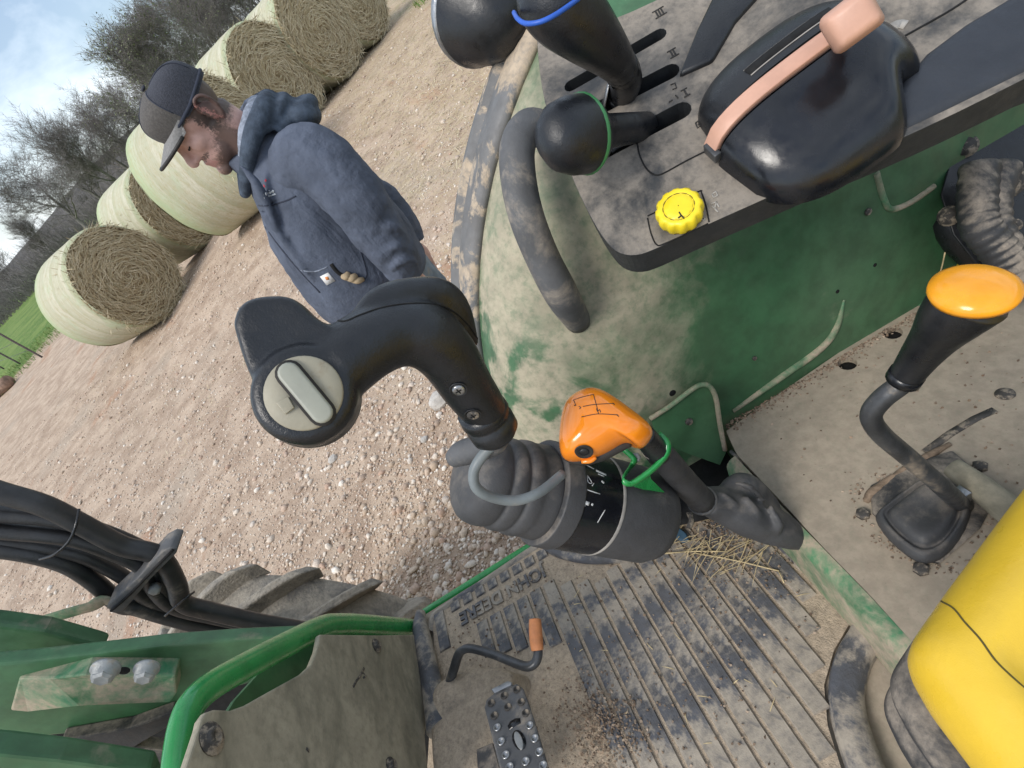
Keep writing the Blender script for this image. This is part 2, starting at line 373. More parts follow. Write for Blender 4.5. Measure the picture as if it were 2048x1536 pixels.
def tube(pts, r, n=12, k=6, caps=True, ell=None, side=None, smooth=True):
    """sweep along pts (world), r number or list; ell (a,b) flattens; side = preferred first axis"""
    rr = r if isinstance(r, (list, tuple)) else [r]*len(pts)
    Q = [tuple(p)+(q,) for p, q in zip(pts, rr)]
    Q = cr(Q, k) if smooth else [np.array(q) for q in Q]
    C = [V(q[:3]) for q in Q]; RR = [max(1e-5, q[3]) for q in Q]
    v = []; f = []; N = len(C); prev = None
    for i in range(N):
        t = (C[min(i+1, N-1)]-C[max(i-1, 0)]).normalized()
        if prev is None:
            a = side if side is not None else (V((0, 0, 1)) if abs(t.z) < .9 else V((1, 0, 0)))
        else: a = prev
        a = (a - t*t.dot(a)).normalized(); b = t.cross(a); prev = a
        ea, eb = ell if ell else (1, 1)
        for j in range(n):
            q = 2*pi*j/n; v.append(C[i] + a*(RR[i]*ea*cos(q)) + b*(RR[i]*eb*sin(q)))
    for i in range(N-1):
        for j in range(n): f.append((i*n+j, i*n+(j+1) % n, (i+1)*n+(j+1) % n, (i+1)*n+j))
    if caps: f.append(tuple(range(n-1, -1, -1))); f.append(tuple((N-1)*n+j for j in range(n)))
    return v, f
def frame(ax):
    ax = ax.normalized(); a = V((0, 0, 1)) if abs(ax.z) < .9 else V((1, 0, 0)); a = (a-ax*ax.dot(a)).normalized(); return a, ax.cross(a), ax
def lathe(prof, o, ax, n=24, a=None, ea=1., eb=1., start=True, end=True):
    """prof [(radius, height)] about axis ax from o"""
    a0, b0, c = frame(ax)
    if a is not None: a0 = (a-c*c.dot(a)).normalized(); b0 = c.cross(a0)
    v = []; f = []
    for r, h in prof:
        for j in range(n): q = 2*pi*j/n; v.append(o + c*h + a0*(max(r, 1e-5)*ea*cos(q)) + b0*(max(r, 1e-5)*eb*sin(q)))
    for i in range(len(prof)-1):
        for j in range(n): f.append((i*n+j, i*n+(j+1) % n, (i+1)*n+(j+1) % n, (i+1)*n+j))
    if start: f.append(tuple(range(n-1, -1, -1)))
    if end: f.append(tuple((len(prof)-1)*n+j for j in range(n)))
    return v, f
def box(c, ax, hs):
    v = [c+ax[0]*(hs[0]*i)+ax[1]*(hs[1]*j)+ax[2]*(hs[2]*k) for i in (-1, 1) for j in (-1, 1) for k in (-1, 1)]
    return v, [(0, 1, 3, 2), (4, 6, 7, 5), (0, 4, 5, 1), (2, 3, 7, 6), (0, 2, 6, 4), (1, 5, 7, 3)]
def prism(poly, n, th):
    k = len(poly); v = list(poly)+[p-n*th for p in poly]
    return v, [tuple(range(k)), tuple(range(2*k-1, k-1, -1))]+[(i, k+i, k+(i+1) % k, (i+1) % k) for i in range(k)]
def prism_holes(outer, holes, n, th, depth, bottom=True):
    """plate with recessed open slots"""
    bm = bmesh.new(); ed = []
    loops = []
    for lp in [outer]+holes:
        vs = [bm.verts.new(p) for p in lp]; loops.append(vs)
        ed += [bm.edges.new((vs[i], vs[(i+1) % len(vs)])) for i in range(len(vs))]
    bmesh.ops.triangle_fill(bm, use_beauty=True, use_dissolve=False, edges=ed, normal=n)
    low = []
    for k, vs in enumerate(loops):
        d = th if k == 0 else depth
        lo = [bm.verts.new(v.co-n*d) for v in vs]; low.append(lo)
        for i in range(len(vs)):
            j = (i+1) % len(vs); bm.faces.new((vs[i], vs[j], lo[j], lo[i]))
        if k == 0 and bottom: bm.faces.new(lo)
    bm.verts.index_update()
    v = [x.co.copy() for x in bm.verts]; f = [tuple(x.index for x in q.verts) for q in bm.faces]; bm.free()
    return v, f
def ellipsoid(c, ax, rad, nu=16, nv=10):
    v = []; f = []
    for i in range(nv+1):
        th = pi*i/nv
        for j in range(nu):
            q = 2*pi*j/nu; s = max(sin(th), 1e-4); v.append(c+ax[0]*(rad[0]*s*cos(q))+ax[1]*(rad[1]*s*sin(q))+ax[2]*(rad[2]*cos(th)))
    for i in range(nv):
        for j in range(nu): f.append((i*nu+j, i*nu+(j+1) % nu, (i+1)*nu+(j+1) % nu, (i+1)*nu+j))
    f.append(tuple(range(nu))); f.append(tuple(nv*nu+j for j in range(nu-1, -1, -1)))
    return v, f
def stadium(a, b, n, w, k=6):
    d = (b-a).normalized(); s = n.cross(d); out = []
    for i in range(k+1): q = -pi/2+pi*i/k; out.append(b+d*(w*cos(q))+s*(w*sin(q)))
    for i in range(k+1): q = pi/2+pi*i/k; out.append(a+d*(w*cos(q))+s*(w*sin(q)))
    return out
def ribbon(pts, nrm, w, th=.0005):
    """thin raised strip along pts lying on a surface with normals nrm"""
    v = []; f = []
    for i, p in enumerate(pts):
        t = (pts[min(i+1, len(pts)-1)]-pts[max(i-1, 0)]).normalized(); s = nrm[i].cross(t).normalized()*(w/2); q = nrm[i]*th
        v += [p-s-q, p+s-q, p+s+q, p-s+q]
    for i in range(len(pts)-1):
        a = i*4; b = a+4
        for j in range(4): f.append((a+j, a+(j+1) % 4, b+(j+1) % 4, b+j))
    e = len(v)-4; f += [(3, 2, 1, 0), (e, e+1, e+2, e+3)]
    return v, f
def on(tree, px, py):
    r = ray(px, py); h = tree.ray_cast(CAM, r)
    if h[0] is None: return None
    n = h[1] if h[1].dot(r) < 0 else -h[1]
    return h[0], n
def line_on(tree, pix, w, th=.0006, k=4):
    P = []; N = []
    for q in cr(pix, k):
        h = on(tree, q[0], q[1])
        if h: P.append(h[0]); N.append(h[1])
    return ribbon(P, N, w, th) if len(P) > 1 else None
def spread(o, parent=None):      # a copy of a part
    c = o.copy(); COL.objects.link(c); c.parent = parent or o.parent; return c

# ================================================================== LAND
def gz(x, y):
    """height of the yard: small ruts and lumps, level under the wheels"""
    d = sqrt((x-.8)**2+(y-.2)**2)
    k = min(1, max(0, (d-1.2)/2.5))*min(1, max(0, (60-d)/40))
    p = V((x*.55, y*.55, 3.1))
    z = noise.noise(p)*.05 + noise.noise(p*3.3)*.022 + noise.noise(p*9)*.008
    q = min(1, max(0, (x-5)/4.5)); r = min(1, max(0, (3.2-y)/3.0))
    return z*k + .40*q*q*(3-2*q)*r*r*(3-2*r)
def ground():
    rings = np.concatenate([[0], np.geomspace(.25, 420, 150)]); n = 180; v = []; f = []
    for i, r in enumerate(rings):
        for j in range(n):
            a = 2*pi*j/n; x = 2+r*cos(a); y = r*sin(a); v.append((x, y, gz(x, y)))
    for i in range(len(rings)-1):
        for j in range(n): f.append((i*n+j, i*n+(j+1) % n, (i+1)*n+(j+1) % n, (i+1)*n+j))
    build('ground', (v, f), 'ground', kind='structure', origin=V((0, 0, 0)))
ground()
def hill(name, mat, az0, az1, r0, r1, hfun, n=70):
    v = []; f = []; m = 14
    for i in range(n+1):
        a = az0+(az1-az0)*i/n
        for j in range(m+1):
            t = j/m; r = r0+(r1-r0)*t; x = r*cos(a); y = r*sin(a)
            v.append((x, y, -.6+hfun(i/n, t)*(1+.18*noise.noise(V((x*.03, y*.03, 1))))+(noise.noise(V((x*.2, y*.2, 5)))*.5 if j else 0)))
    for i in range(n):
        for j in range(m): f.append((i*(m+1)+j, (i+1)*(m+1)+j, (i+1)*(m+1)+j+1, i*(m+1)+j+1))
    build(name, (v, f), mat, kind='structure')
mk('wooded_hill', (.075, .068, .062), .95, var=.4, scale=.25, bump=.9, bscale=1.5, bdist=.6)
mk('far_pasture', (.10, .155, .045), .95, var=.3, scale=.05, bump=.5, bscale=2, bdist=.1)
ss = lambda t: t*t*(3-2*t)
hill('hill', 'wooded_hill', R(-4), R(60), 190, 330, lambda u, t: ss(min(1, t*1.6))*(3.5+6.5*ss(min(1, max(0, 1-abs(u-.22)/.35)))))
hill('pasture_hill', 'far_pasture', R(-50), R(-2), 90, 260, lambda u, t: ss(min(1, t*1.3))*7)

# --- pebbles lying over the yard
def scatter_pebbles():
    ico = bmesh.new(); bmesh.ops.create_icosphere(ico, subdivisions=1, radius=1)
    iv = np.array([v.co for v in ico.verts]); jf = np.array([[v.index for v in f.verts] for f in ico.faces]); ico.free()
    ov = np.array([(1, 0, 0), (-1, 0, 0), (0, 1, 0), (0, -1, 0), (0, 0, 1), (0, 0, -1)], float)
    of = np.array([(0, 2, 4), (2, 1, 4), (1, 3, 4), (3, 0, 4), (2, 0, 5), (1, 2, 5), (3, 1, 5), (0, 3, 5)])
    def run(bv, bf, N, smin, smax, rmin, rmax, powr):
        r = rmin*(rmax/rmin)**rng.random(N); a = rng.uniform(-.62, .92, N)
        x = r*np.cos(a); y = r*np.sin(a)
        s = smin*(smax/smin)**(rng.random(N)**powr)
        q = rng.normal(size=(N, 4)); q /= np.linalg.norm(q, axis=1)[:, None]
        w_, x_, y_, z_ = q.T
        M = np.stack([1-2*(y_*y_+z_*z_), 2*(x_*y_-z_*w_), 2*(x_*z_+y_*w_), 2*(x_*y_+z_*w_), 1-2*(x_*x_+z_*z_), 2*(y_*z_-x_*w_), 2*(x_*z_-y_*w_), 2*(y_*z_+x_*w_), 1-2*(x_*x_+y_*y_)], 1).reshape(N, 3, 3)
        sh = rng.uniform(.55, 1.25, (N, 1, 3))
        vv = bv[None]*rng.uniform(.72, 1.22, (N, len(bv), 1))*sh
        vv = np.einsum('nij,nkj->nki', M, vv)*s[:, None, None]
        vv[:, :, 2] *= .75
        zz = np.array([gz(a_, b_) for a_, b_ in zip(x, y)])
        vv += np.stack([x, y, zz+s*.22], 1)[:, None, :]
        ff = bf[None]+(np.arange(N)*len(bv))[:, None, None]
        return vv.reshape(-1, 3), ff.reshape(-1, 3)
    A = [run(iv, jf, 15000, .007, .028, 1.25, 11, 2.8), run(ov, of, 88000, .0028, .013, .95, 14, 1.7)]
    V_ = np.concatenate([A[0][0], A[1][0]]); F_ = np.concatenate([A[0][1], A[1][1]+len(A[0][0])])
    me = bpy.data.meshes.new('gravel'); me.vertices.add(len(V_)); me.vertices.foreach_set('co', V_.ravel())
    me.loops.add(F_.size); me.loops.foreach_set('vertex_index', F_.ravel().astype(np.int32)); me.polygons.add(len(F_))
    me.polygons.foreach_set('loop_start', np.arange(0, F_.size, 3, dtype=np.int32)); me.update(calc_edges=True); me.validate()
    me.materials.append(MATS['pebbles'])
    o = bpy.data.objects.new('gravel', me); COL.objects.link(o); o['kind'] = 'stuff'; o['label'] = 'small pale pebbles scattered over the dirt yard'; o['category'] = 'gravel'
scatter_pebbles()
def fast_mesh(name, V_, F_, mat):
    me = bpy.data.meshes.new(name); me.from_pydata(V_, [], F_); me.materials.append(MATS[mat]); return me
def strands(N, fn, mat, name):
    v = []; f = []
    for i in range(N):
        p, d, n, L_, w_ = fn(i)
        s = d.cross(n).normalized()*w_; m = p+d*(L_*.5)+n*(L_*.12*random.random()); e = p+d*L_
        k = len(v); v += [p-s, p+s, m+s, m-s, e]; f += [(k, k+1, k+2, k+3), (k+3, k+2, k+4)]
    return fast_mesh(name, v, f, mat)
def yard_straw(i):
    r = random.uniform(5, 13); a = random.uniform(-.42, -.02) if i % 4 else random.uniform(-.4, .5)
    x, y = r*cos(a), r*sin(a); q = random.uniform(0, 2*pi)
    return V((x, y, gz(x, y)+.008)), V((cos(q), sin(q), random.uniform(-.02, .12))).normalized(), V((0, 0, 1)), random.uniform(.05, .22), .0022
o = bpy.data.objects.new('yard_straw', strands(5200, yard_straw, 'hay_strand', 'yard_straw')); COL.objects.link(o); o['kind'] = 'stuff'; o['label'] = 'loose straw strewn on the ground before the bales'; o['category'] = 'straw'
def grass_blade(i):
    if i % 3 == 0: x = random.uniform(10.5, 16); y = random.uniform(-6.6, -3.4) - (x-11)*.3
    else:
        y = random.uniform(1, 15); x = random.uniform(21.5, 27)-y*.30
    q = random.uniform(0, 2*pi); d = V((cos(q)*.5, sin(q)*.5, 1)).normalized()
    return V((x, y, gz(x, y)-.01)), d, V((cos(q), sin(q), -.4)).normalized(), random.uniform(.05, .17), .006
o = bpy.data.objects.new('grass', strands(9000, grass_blade, 'grass_blade', 'grass')); COL.objects.link(o); o['kind'] = 'stuff'; o['label'] = 'short green grass at the far edge of the yard'; o['category'] = 'grass'

# --- round hay bales (rolled, net wrapped); local X is the bale's axis, front face at -X
BR, BW = .76, .60
def bale_meshes(seed, marks=False):
    random.seed(seed); off = V((seed*7.3, 0, 0)); n = 56
    def rad(x, a): return BR*(1+.018*noise.noise(V((x*2, cos(a)*2, sin(a)*2))+off)) - .05*max(0, (abs(x)-.5)/.1)**2*.6
    v = []; f = []; xs = [-.60, -.585, -.55, -.45, -.3, -.15, 0, .15, .3, .45, .55, .585, .60]
    for x in xs:
        for j in range(n):
            a = 2*pi*j/n; r = rad(x, a)+(.012 if abs(x) < .56 else 0)
            v.append(V((x+.012*noise.noise(V((cos(a)*3, sin(a)*3, x))+off), r*cos(a), r*sin(a)+BR-.015)))
    for i in range(len(xs)-1):
        for j in range(n): f.append((i*n+j, i*n+(j+1) % n, (i+1)*n+(j+1) % n, (i+1)*n+j))
    o0 = V((0, 0, BR))
    mw = bpy.data.meshes.new('net_wrap'); mw.from_pydata([tuple(p-o0) for p in v], [], f); mw.materials.append(MATS['net_wrap']); mw.shade_smooth()
    faces = []
    for s in (-1, 1):
        v = []; f = []; rs = [0, .04, .1, .18, .26, .34, .42, .5, .58, .66, .72, BR-.012]
        for k, r in enumerate(rs):
            for j in range(n):
                a = 2*pi*j/n; rr = r*(1+.01*noise.noise(V((cos(a)*3, sin(a)*3, seed))))
                bul = .030*(1-(r/BR)**2)+.020*noise.noise(V((rr*cos(a)*6, rr*sin(a)*6, seed*3.)))+.010*sin(r*60+a)
                v.append(V((s*(.585+bul), rr*cos(a), rr*sin(a))))
        for i in range(len(rs)-1):
            for j in range(n): f.append((i*n+j, i*n+(j+1) % n, (i+1)*n+(j+1) % n, (i+1)*n+j))
        m = bpy.data.meshes.new('hay_face'); m.from_pydata([tuple(p) for p in v], [], f); m.materials.append(MATS['hay_face']); m.shade_smooth(); faces.append(m)
    def st(i):
        if i % 5:
            r = BR*sqrt(random.random())*.98; a = random.uniform(0, 2*pi); q = a+pi/2+random.gauss(0, .5)
            p = V((-.615-random.uniform(0, .012), r*cos(a), r*sin(a))); d = V((random.uniform(-.25, .05), cos(q), sin(q))).normalized()
            return p, d, V((-1, 0, 0)), random.uniform(.06, .22), random.uniform(.002, .0042)
        a = random.uniform(0, 2*pi); x = -.6 + random.random()**3*.5; r = BR*.985
        p = V((x, r*cos(a), r*sin(a))); d = V((random.uniform(-1, .3), -sin(a)*random.uniform(-1, 1), cos(a)*random.uniform(-1, 1))).normalized()
        return p, d, V((0, cos(a), sin(a))), random.uniform(.05, .16), .004
    return mw, faces, strands(3000, st, 'hay_strand', 'loose_hay')
BV = [bale_meshes(s) for s in (1, 2, 3)]
def bale(i, x, y, az, label):
    mw, fc, ls = BV[i % 3]
    r = empty('hay_bale', (x, y, gz(x, y)-.01), label, 'hay bale', 'round hay bales at the edge of the yard'); r.rotation_euler = (random.uniform(-.02, .02), 0, az)
    roll = random.uniform(0, 6)
    for nm, m in (('net_wrap', mw), ('hay_face', fc[0]), ('hay_face', fc[1]), ('loose_hay', ls)):
        o = bpy.data.objects.new(nm, m); COL.objects.link(o); o.parent = r; o.location = (0, 0, BR); o.rotation_euler = (roll, 0, 0)
        if nm == 'loose_hay': o['kind'] = 'stuff'
    return r
random.seed(11)
def bale_c(px, py, D, az, i, label, end=1):
    """centre of the visible end seen at a pixel, D metres away"""
    r = ray(px, py); q = V((r.x, r.y, 0)).normalized()*D + V((cos(az), sin(az), 0))*BW*end
    return bale(i, q.x, q.y, az, label)
bale_c(243, 541, 9.9, R(47), 0, 'leftmost round hay bale beside the green field with its face toward the yard')
bale_c(338, 386, 11.0, R(46), 1, 'round hay bale half hidden between the leftmost bale and the turned one')
bale_c(375, 372, 8.8, R(62), 2, 'round hay bale turned away behind the man\'s face, its wrapped side showing', -1)
bale_c(568, 163, 10.1, R(36), 1, 'nearest round hay bale of the right-hand row, behind the man\'s hood')
bale_c(665, 88, 10.9, R(36), 2, 'middle round hay bale of the right-hand row')
bale_c(742, 36, 11.8, R(36), 0, 'last round hay bale of the right-hand row, cut by the top edge')

# --- bare winter trees
def tree_mesh(seed, levels=5, spread=.55, h=8., buds=0.):
    rnd = random.Random(seed); tv, tf, cv, cf, bv_, bf_ = [], [], [], [], [], []
    def seg(v, f, a, b, ra, rb, n):
        d = (b-a).normalized(); x = d.orthogonal().normalized(); y = d.cross(x); k = len(v)
        for p, r in ((a, ra), (b, rb)):
            for j in range(n): q = 2*pi*j/n; v.append(p+x*(r*cos(q))+y*(r*sin(q)))
        for j in range(n): f.append((k+j, k+(j+1) % n, k+n+(j+1) % n, k+n+j))
    def grow(p, d, L_, r, lv):
        n = 6 if lv == 0 else 5 if lv == 1 else 3
        v, f = (tv, tf) if lv == 0 else (cv, cf)
        steps = 4 if lv < 2 else 3; q = p; dd = d.copy()
        for i in range(steps):
            dd = (dd+V((rnd.gauss(0, .14), rnd.gauss(0, .14), rnd.gauss(.05, .08)))).normalized()
            e = q+dd*(L_/steps); ra = r*(1-.55*i/steps); rb = r*(1-.55*(i+1)/steps)
            seg(v, f, q, e, ra, rb, n)
            if lv < levels and i >= (1 if lv == 0 else 0):
                for _ in range(2 if lv < 3 else rnd.choice((1, 2, 2))):
                    x = V((rnd.gauss(0, 1), rnd.gauss(0, 1), rnd.gauss(.25, .5))).normalized()
                    nd = (dd*(1-spread)+x*spread).normalized()
                    if nd.z < -.15: nd.z *= -.3
                    grow(e, nd.normalized(), L_*rnd.uniform(.5, .72), max(.007, rb*rnd.uniform(.45, .62)), lv+1)
            if buds and lv >= 3:
                for _ in range(1 if rnd.random() < buds else 0):
                    c = q+dd*rnd.uniform(0, L_/steps)+V((rnd.gauss(0, .12), rnd.gauss(0, .12), rnd.gauss(0, .12))); s = rnd.uniform(.03, .07); x = V((rnd.gauss(0, 1), rnd.gauss(0, 1), rnd.gauss(0, 1))).normalized(); y = x.orthogonal().normalized()
                    k = len(bv_); bv_.extend([c-x*s, c+y*s*.6, c+x*s, c-y*s*.6]); bf_.append((k, k+1, k+2, k+3))
            q = e
    grow(V((0, 0, -.2)), V((rnd.gauss(0, .06), rnd.gauss(0, .06), 1)).normalized(), h*.46, h*.022, 0)
    out = [fast_mesh('trunk', tv, tf, 'bark'), fast_mesh('crown', cv, cf, 'bark')]
    if buds: out.append(fast_mesh('buds', bv_, bf_, 'bud'))
    for m in out: m.shade_smooth()
    return out
TM = [tree_mesh(1, 5, .52), tree_mesh(2, 5, .60), tree_mesh(3, 5, .46), tree_mesh(4, 5, .55, buds=.03), tree_mesh(5, 5, .5, buds=.10)]
def tree(px, py, D, h, i, label, rz=0):
    r = ray(px, py); q = V((r.x, r.y, 0)).normalized()*D
    t = empty('bare_tree', (q.x, q.y, 0), label, 'tree', 'bare trees beyond the yard'); t.rotation_euler = (0, 0, rz); s = h/8.; t.scale = (s, s, s)
    for m in TM[i % 5]:
        o = bpy.data.objects.new(m.name.split('.')[0], m); COL.objects.link(o); o.parent = t
random.seed(5)
TREES = [(150, 440, 50, 8.2, 1, 'wide bare tree with heavy spreading limbs, leftmost against the sky'),
 (95, 500, 70, 6, 2, 'small bare tree low on the ridge left of the wide tree'),
 (40, 560, 75, 6, 0, 'slender bare tree at the left edge above the fence'),
 (196, 400, 60, 7.0, 0, 'bare tree standing just right of the wide leftmost tree'),
 (232, 360, 58, 8.5, 2, 'rounded bare tree left of the man\'s cap'),
 (256, 335, 64, 8.4, 1, 'bare tree close to the man\'s cap, on its left'),
 (285, 305, 60, 8, 3, 'bare tree behind the front of the man\'s cap'),
 (312, 280, 62, 8, 0, 'bare tree hidden mostly by the man\'s cap'),
 (345, 245, 66, 8.6, 2, 'bare tree whose crown shows just above the man\'s cap'),
 (372, 218, 46, 8.6, 4, 'faintly green budding tree between the cap and the right-hand bales'),
 (400, 190, 55, 9.2, 1, 'tall bare tree right of the budding tree'),
 (425, 165, 44, 8.3, 4, 'second faintly green budding tree, above the right-hand bales'),
 (450, 140, 58, 9.8, 2, 'tall bare tree above the nearest right-hand bale'),
 (478, 112, 50, 9.0, 3, 'bare tree with faint buds left of the open pasture'),
 (505, 85, 56, 9.4, 0, 'bare tree with dark trunk at the pasture edge'),
 (532, 58, 52, 8.8, 1, 'bare tree just left of the green pasture gap'),
 (565, 25, 60, 9, 2, 'bare tree at the top edge above the bales'),
 (600, -10, 58, 9, 3, 'bare tree right of the pasture gap, mostly out of view'),
 (640, -50, 56, 9, 0, 'rightmost bare tree beyond the top edge of the view')]
for k, a in enumerate(TREES): tree(a[0], a[1], a[2], a[3], a[4], a[5], k*1.9)
def brush(i):
    a = random.uniform(-.30, .62); r = random.uniform(66, 84); q = random.gauss(0, .45)
    d = V((-sin(a)*q, cos(a)*q, 1)).normalized()
    return V((r*cos(a), r*sin(a), -.1)), d, V((-cos(a), -sin(a), 0)), random.uniform(1.5, 4.6), random.uniform(.012, .035)
o = bpy.data.objects.new('brush', strands(5200, brush, 'bark', 'brush')); COL.objects.link(o); o['kind'] = 'stuff'; o['label'] = 'grey thicket of bare brush along the far tree line'; o['category'] = 'brush'

# --- wire fence across the field, log
fp = [(41, 728), (27, 690), (37, 661), (65, 633), (70, 600)]
f0 = ground_pt(41, 728)
fen = empty('wire_fence', (f0.x, f0.y, 0), 'wire fence on thin dark posts crossing the green field', 'fence')
P_ = []
fd = V((6.5, 1.6, 0))
for k in range(9):
    q = V((f0.x, f0.y, 0))+V((3.4, 2.2, 0))*k*1.0 - V((3.4, 2.2, 0))*1; P_.append(q)
    build('post', tube([q+V((0, 0, -.2)), q+V((0, 0, .6)), q+V((.02, 0, 1.3))], .028, 6, 2), 'wood_post', fen)
for hz in (.35, .7, 1.05): build('wire', tube([q+V((0, 0, hz)) for q in P_], .006, 4, 1), 'steel_dark', fen)
lp = ground_pt(-6, 800)
lg = empty('log', (lp.x, lp.y, 0), 'short brown log lying at the grass edge, far left', 'log')
d_ = V((.35, 1, 0)).normalized()
build('bark', tube([lp-d_*.9+V((0, 0, .16)), lp+V((0, 0, .17)), lp+d_*.75+V((0, 0, .16))], [.17, .185, .16], 12, 4), 'log_bark', lg)
build('branch_stub', tube([lp+V((0, 0, .2)), lp+V((-.1, .1, .36)), lp+V((-.13, .14, .42))], [.06, .045, .04], 8, 3), 'log_bark', lg)
def stone(px, py, s, label):
    p = ground_pt(px, py); bm = bmesh.new(); bmesh.ops.create_icosphere(bm, subdivisions=2, radius=s)
    for v in bm.verts:
        v.co *= 1+.25*noise.noise(v.co/s*1.3+V((px, 0, 0))); v.co.z *= .7
    vf = ([v.co+p+V((0, 0, s*.35+gz(p.x, p.y))) for v in bm.verts], [tuple(v.index for v in f.verts) for f in bm.faces]); bm.free()
    build('stone', vf, 'stone', smooth=False, label=label, cat='stone', group='larger stones in the yard')
mk('stone', (.46, .43, .39), .85, var=.2, scale=20, bump=.5, bscale=90, bdist=.004)
stone(882, 803, .062, 'largest pale stone on the gravel, just left of the joystick shaft')
stone(893, 1190, .018, 'round pale stone on the gravel just left of the step edge')
stone(668, 920, .03, 'pale angular stone below the joystick head')
stone(850, 880, .022, 'bluish white stone on the gravel near the joystick collar')

# ================================================================== THE MAN beside the tractor (faces +Y, his left side towards the seat)
def WX(px, py, x):
    r = ray(px, py); return CAM + r*(x/r.x)
PX = 1.67
def person():
    root = empty('person', (PX, .05, 0), 'man in a dark cap and blue-grey hooded jacket standing by the tractor, looking down', 'person')
    de, ya = R(21), R(10)
    F = V((-sin(ya)*cos(de), cos(ya)*cos(de), -sin(de))); Lf = V((-cos(ya), -sin(ya), 0)); Up = F.cross(Lf)
    if Up.z < 0: Up = -Up
    O = V((PX-.005, .068, 1.630)); ax = (F, Lf, Up)
    P = lambda a, b, c: O+F*a+Lf*b+Up*c
    E_ = lambda a, b, c, r, nu=16, nv=10: ellipsoid(P(a, b, c), ax, r, nu, nv)
    # skin with hair, sideburn and short beard as colour of the head itself
    mm, t, p = _nt('face_skin'); nb = NB(t); oc = nb.tc.outputs['Object']
    A = nb.dot(oc, tuple(F)); C_ = nb.dot(oc, tuple(Up)); B_ = nb.math('ABSOLUTE', nb.dot(oc, tuple(Lf)))
    nz = nb.ramp(nb.noise(140, 6, .7), .2, .8, -.010, .010); An = nb.math('ADD', A, nz); Cn = nb.math('ADD', C_, nz)
    mul = lambda *x: x[0] if len(x) == 1 else nb.math('MULTIPLY', x[0], mul(*x[1:]))
    hair = nb.math('MAXIMUM', mul(nb.ramp(An, .010, -.006), nb.ramp(Cn, -.070, -.045)), mul(nb.ramp(Cn, .006, .020), nb.ramp(An, .050, .036)))
    side = mul(nb.ramp(An, .040, .028), nb.ramp(An, .0, .010), nb.ramp(Cn, .035, .02), nb.ramp(Cn, -.06, -.03))
    beard = mul(nb.ramp(nb.math('SUBTRACT', nb.math('MULTIPLY', Cn, -1.), nb.math('MULTIPLY', An, .50)), .006, .034), nb.ramp(An, -.008, .016), nb.ramp(Cn, -.135, -.105))
    must = mul(nb.ramp(Cn, -.034, -.038), nb.ramp(Cn, -.047, -.042), nb.ramp(An, .080, .090))
    c = nb.mix(nb.ramp(nb.noise(50, 5), .3, .7), (.56, .33, .27), (.66, .41, .34))
    c = nb.mix(mul(nb.ramp(B_, .068, .076), nb.ramp(Cn, -.06, -.045)), c, (.64, .28, .24))
    c = nb.mix(nb.math('MULTIPLY', mul(nb.ramp(An, .094, .100), nb.ramp(Cn, -.072, -.066), nb.ramp(Cn, -.044, -.048)), .5), c, (.40, .14, .13))
    c = nb.mix(nb.math('MULTIPLY', nb.math('MAXIMUM', beard, must), .85), c, (.105, .066, .05))
    c = nb.mix(nb.math('MULTIPLY', nb.math('MAXIMUM', hair, side), .92), c, (.050, .038, .032))
    nb.l(c, p.inputs['Base Color']); p.inputs['Roughness'].default_value = .55; p.inputs['Subsurface Weight'].default_value = .0
    nb.l(nb.bump(nb.noise(700, 4, .7), .25, .001), p.inputs['Normal'])
    m = MB()
    m.add(E_(.016, 0, .024, (.086, .073, .077), 24, 16)); m.add(E_(.052, 0, -.028, (.052, .055, .074), 20, 14))
    m.add(E_(.058, 0, -.058, (.050, .053, .044))); m.add(E_(.096, 0, -.088, (.021, .026, .019)))
    m.add(tube([P(.088, -.042, .018), P(.098, -.02, .025), P(.101, 0, .022), P(.098, .02, .025), P(.088, .042, .018)], [.008, .011, .009, .011, .008], 10))
    m.add(tube([P(.100, 0, .020), P(.111, 0, -.004), P(.121, 0, -.022), P(.112, 0, -.033)], [.008, .009, .0125, .007], 12))
    for s in (-1, 1):
        m.add(E_(.107, .0125*s, -.028, (.010, .008, .008), 10, 8)); m.add(E_(.068, .041*s, -.016, (.026, .020, .022)))
        m.add(E_(.085, .031*s, .003, (.010, .0145, .0095), 12, 8))
        m.add(tube([P(.098, .010*s, .004), P(.094, .026*s, -.006), P(.082, .044*s, -.002)], [.002, .0035, .002], 8))
        e = lambda a, c, w: P(-.004+a, (.072+w)*s, -.012+c)
        m.add(tube([e(.010, -.026, 0), e(.012, -.008, .004), e(.014, .014, .006), e(.004, .030, .013), e(-.014, .028, .018), e(-.022, .010, .018), e(-.018, -.012, .014), e(-.006, -.030, .006), e(.004, -.034, .001)], [.005, .004, .004, .0048, .005, .005, .005, .0062, .004], 10))
        m.add(ellipsoid(e(-.004, -.002, .005), ax, (.016, .004, .026), 12, 8))
    m.add(tube([P(.096, -.025, -.052), P(.106, -.008, -.0485), P(.107, 0, -.0495), P(.106, .008, -.0485), P(.096, .025, -.052)], [.003, .0055, .0055, .0055, .003], 10))
    m.add(tube([P(.095, -.023, -.060), P(.104, 0, -.0625), P(.095, .023, -.060)], [.003, .0068, .003], 10))
    m.add(tube([P(.008, 0, -.03), V((PX, .035, 1.50)), V((PX, .012, 1.38))], [.062, .058, .085], 20))
    tor = [V((PX, .01, 1.40)), V((PX, .02, 1.25)), V((PX, .04, 1.05)), V((PX, .04, .92))]
    m.add(tube(tor, [.12, .14, .13, .14], 20, ell=(.85, 1.25), side=V((0, 1, 0))))
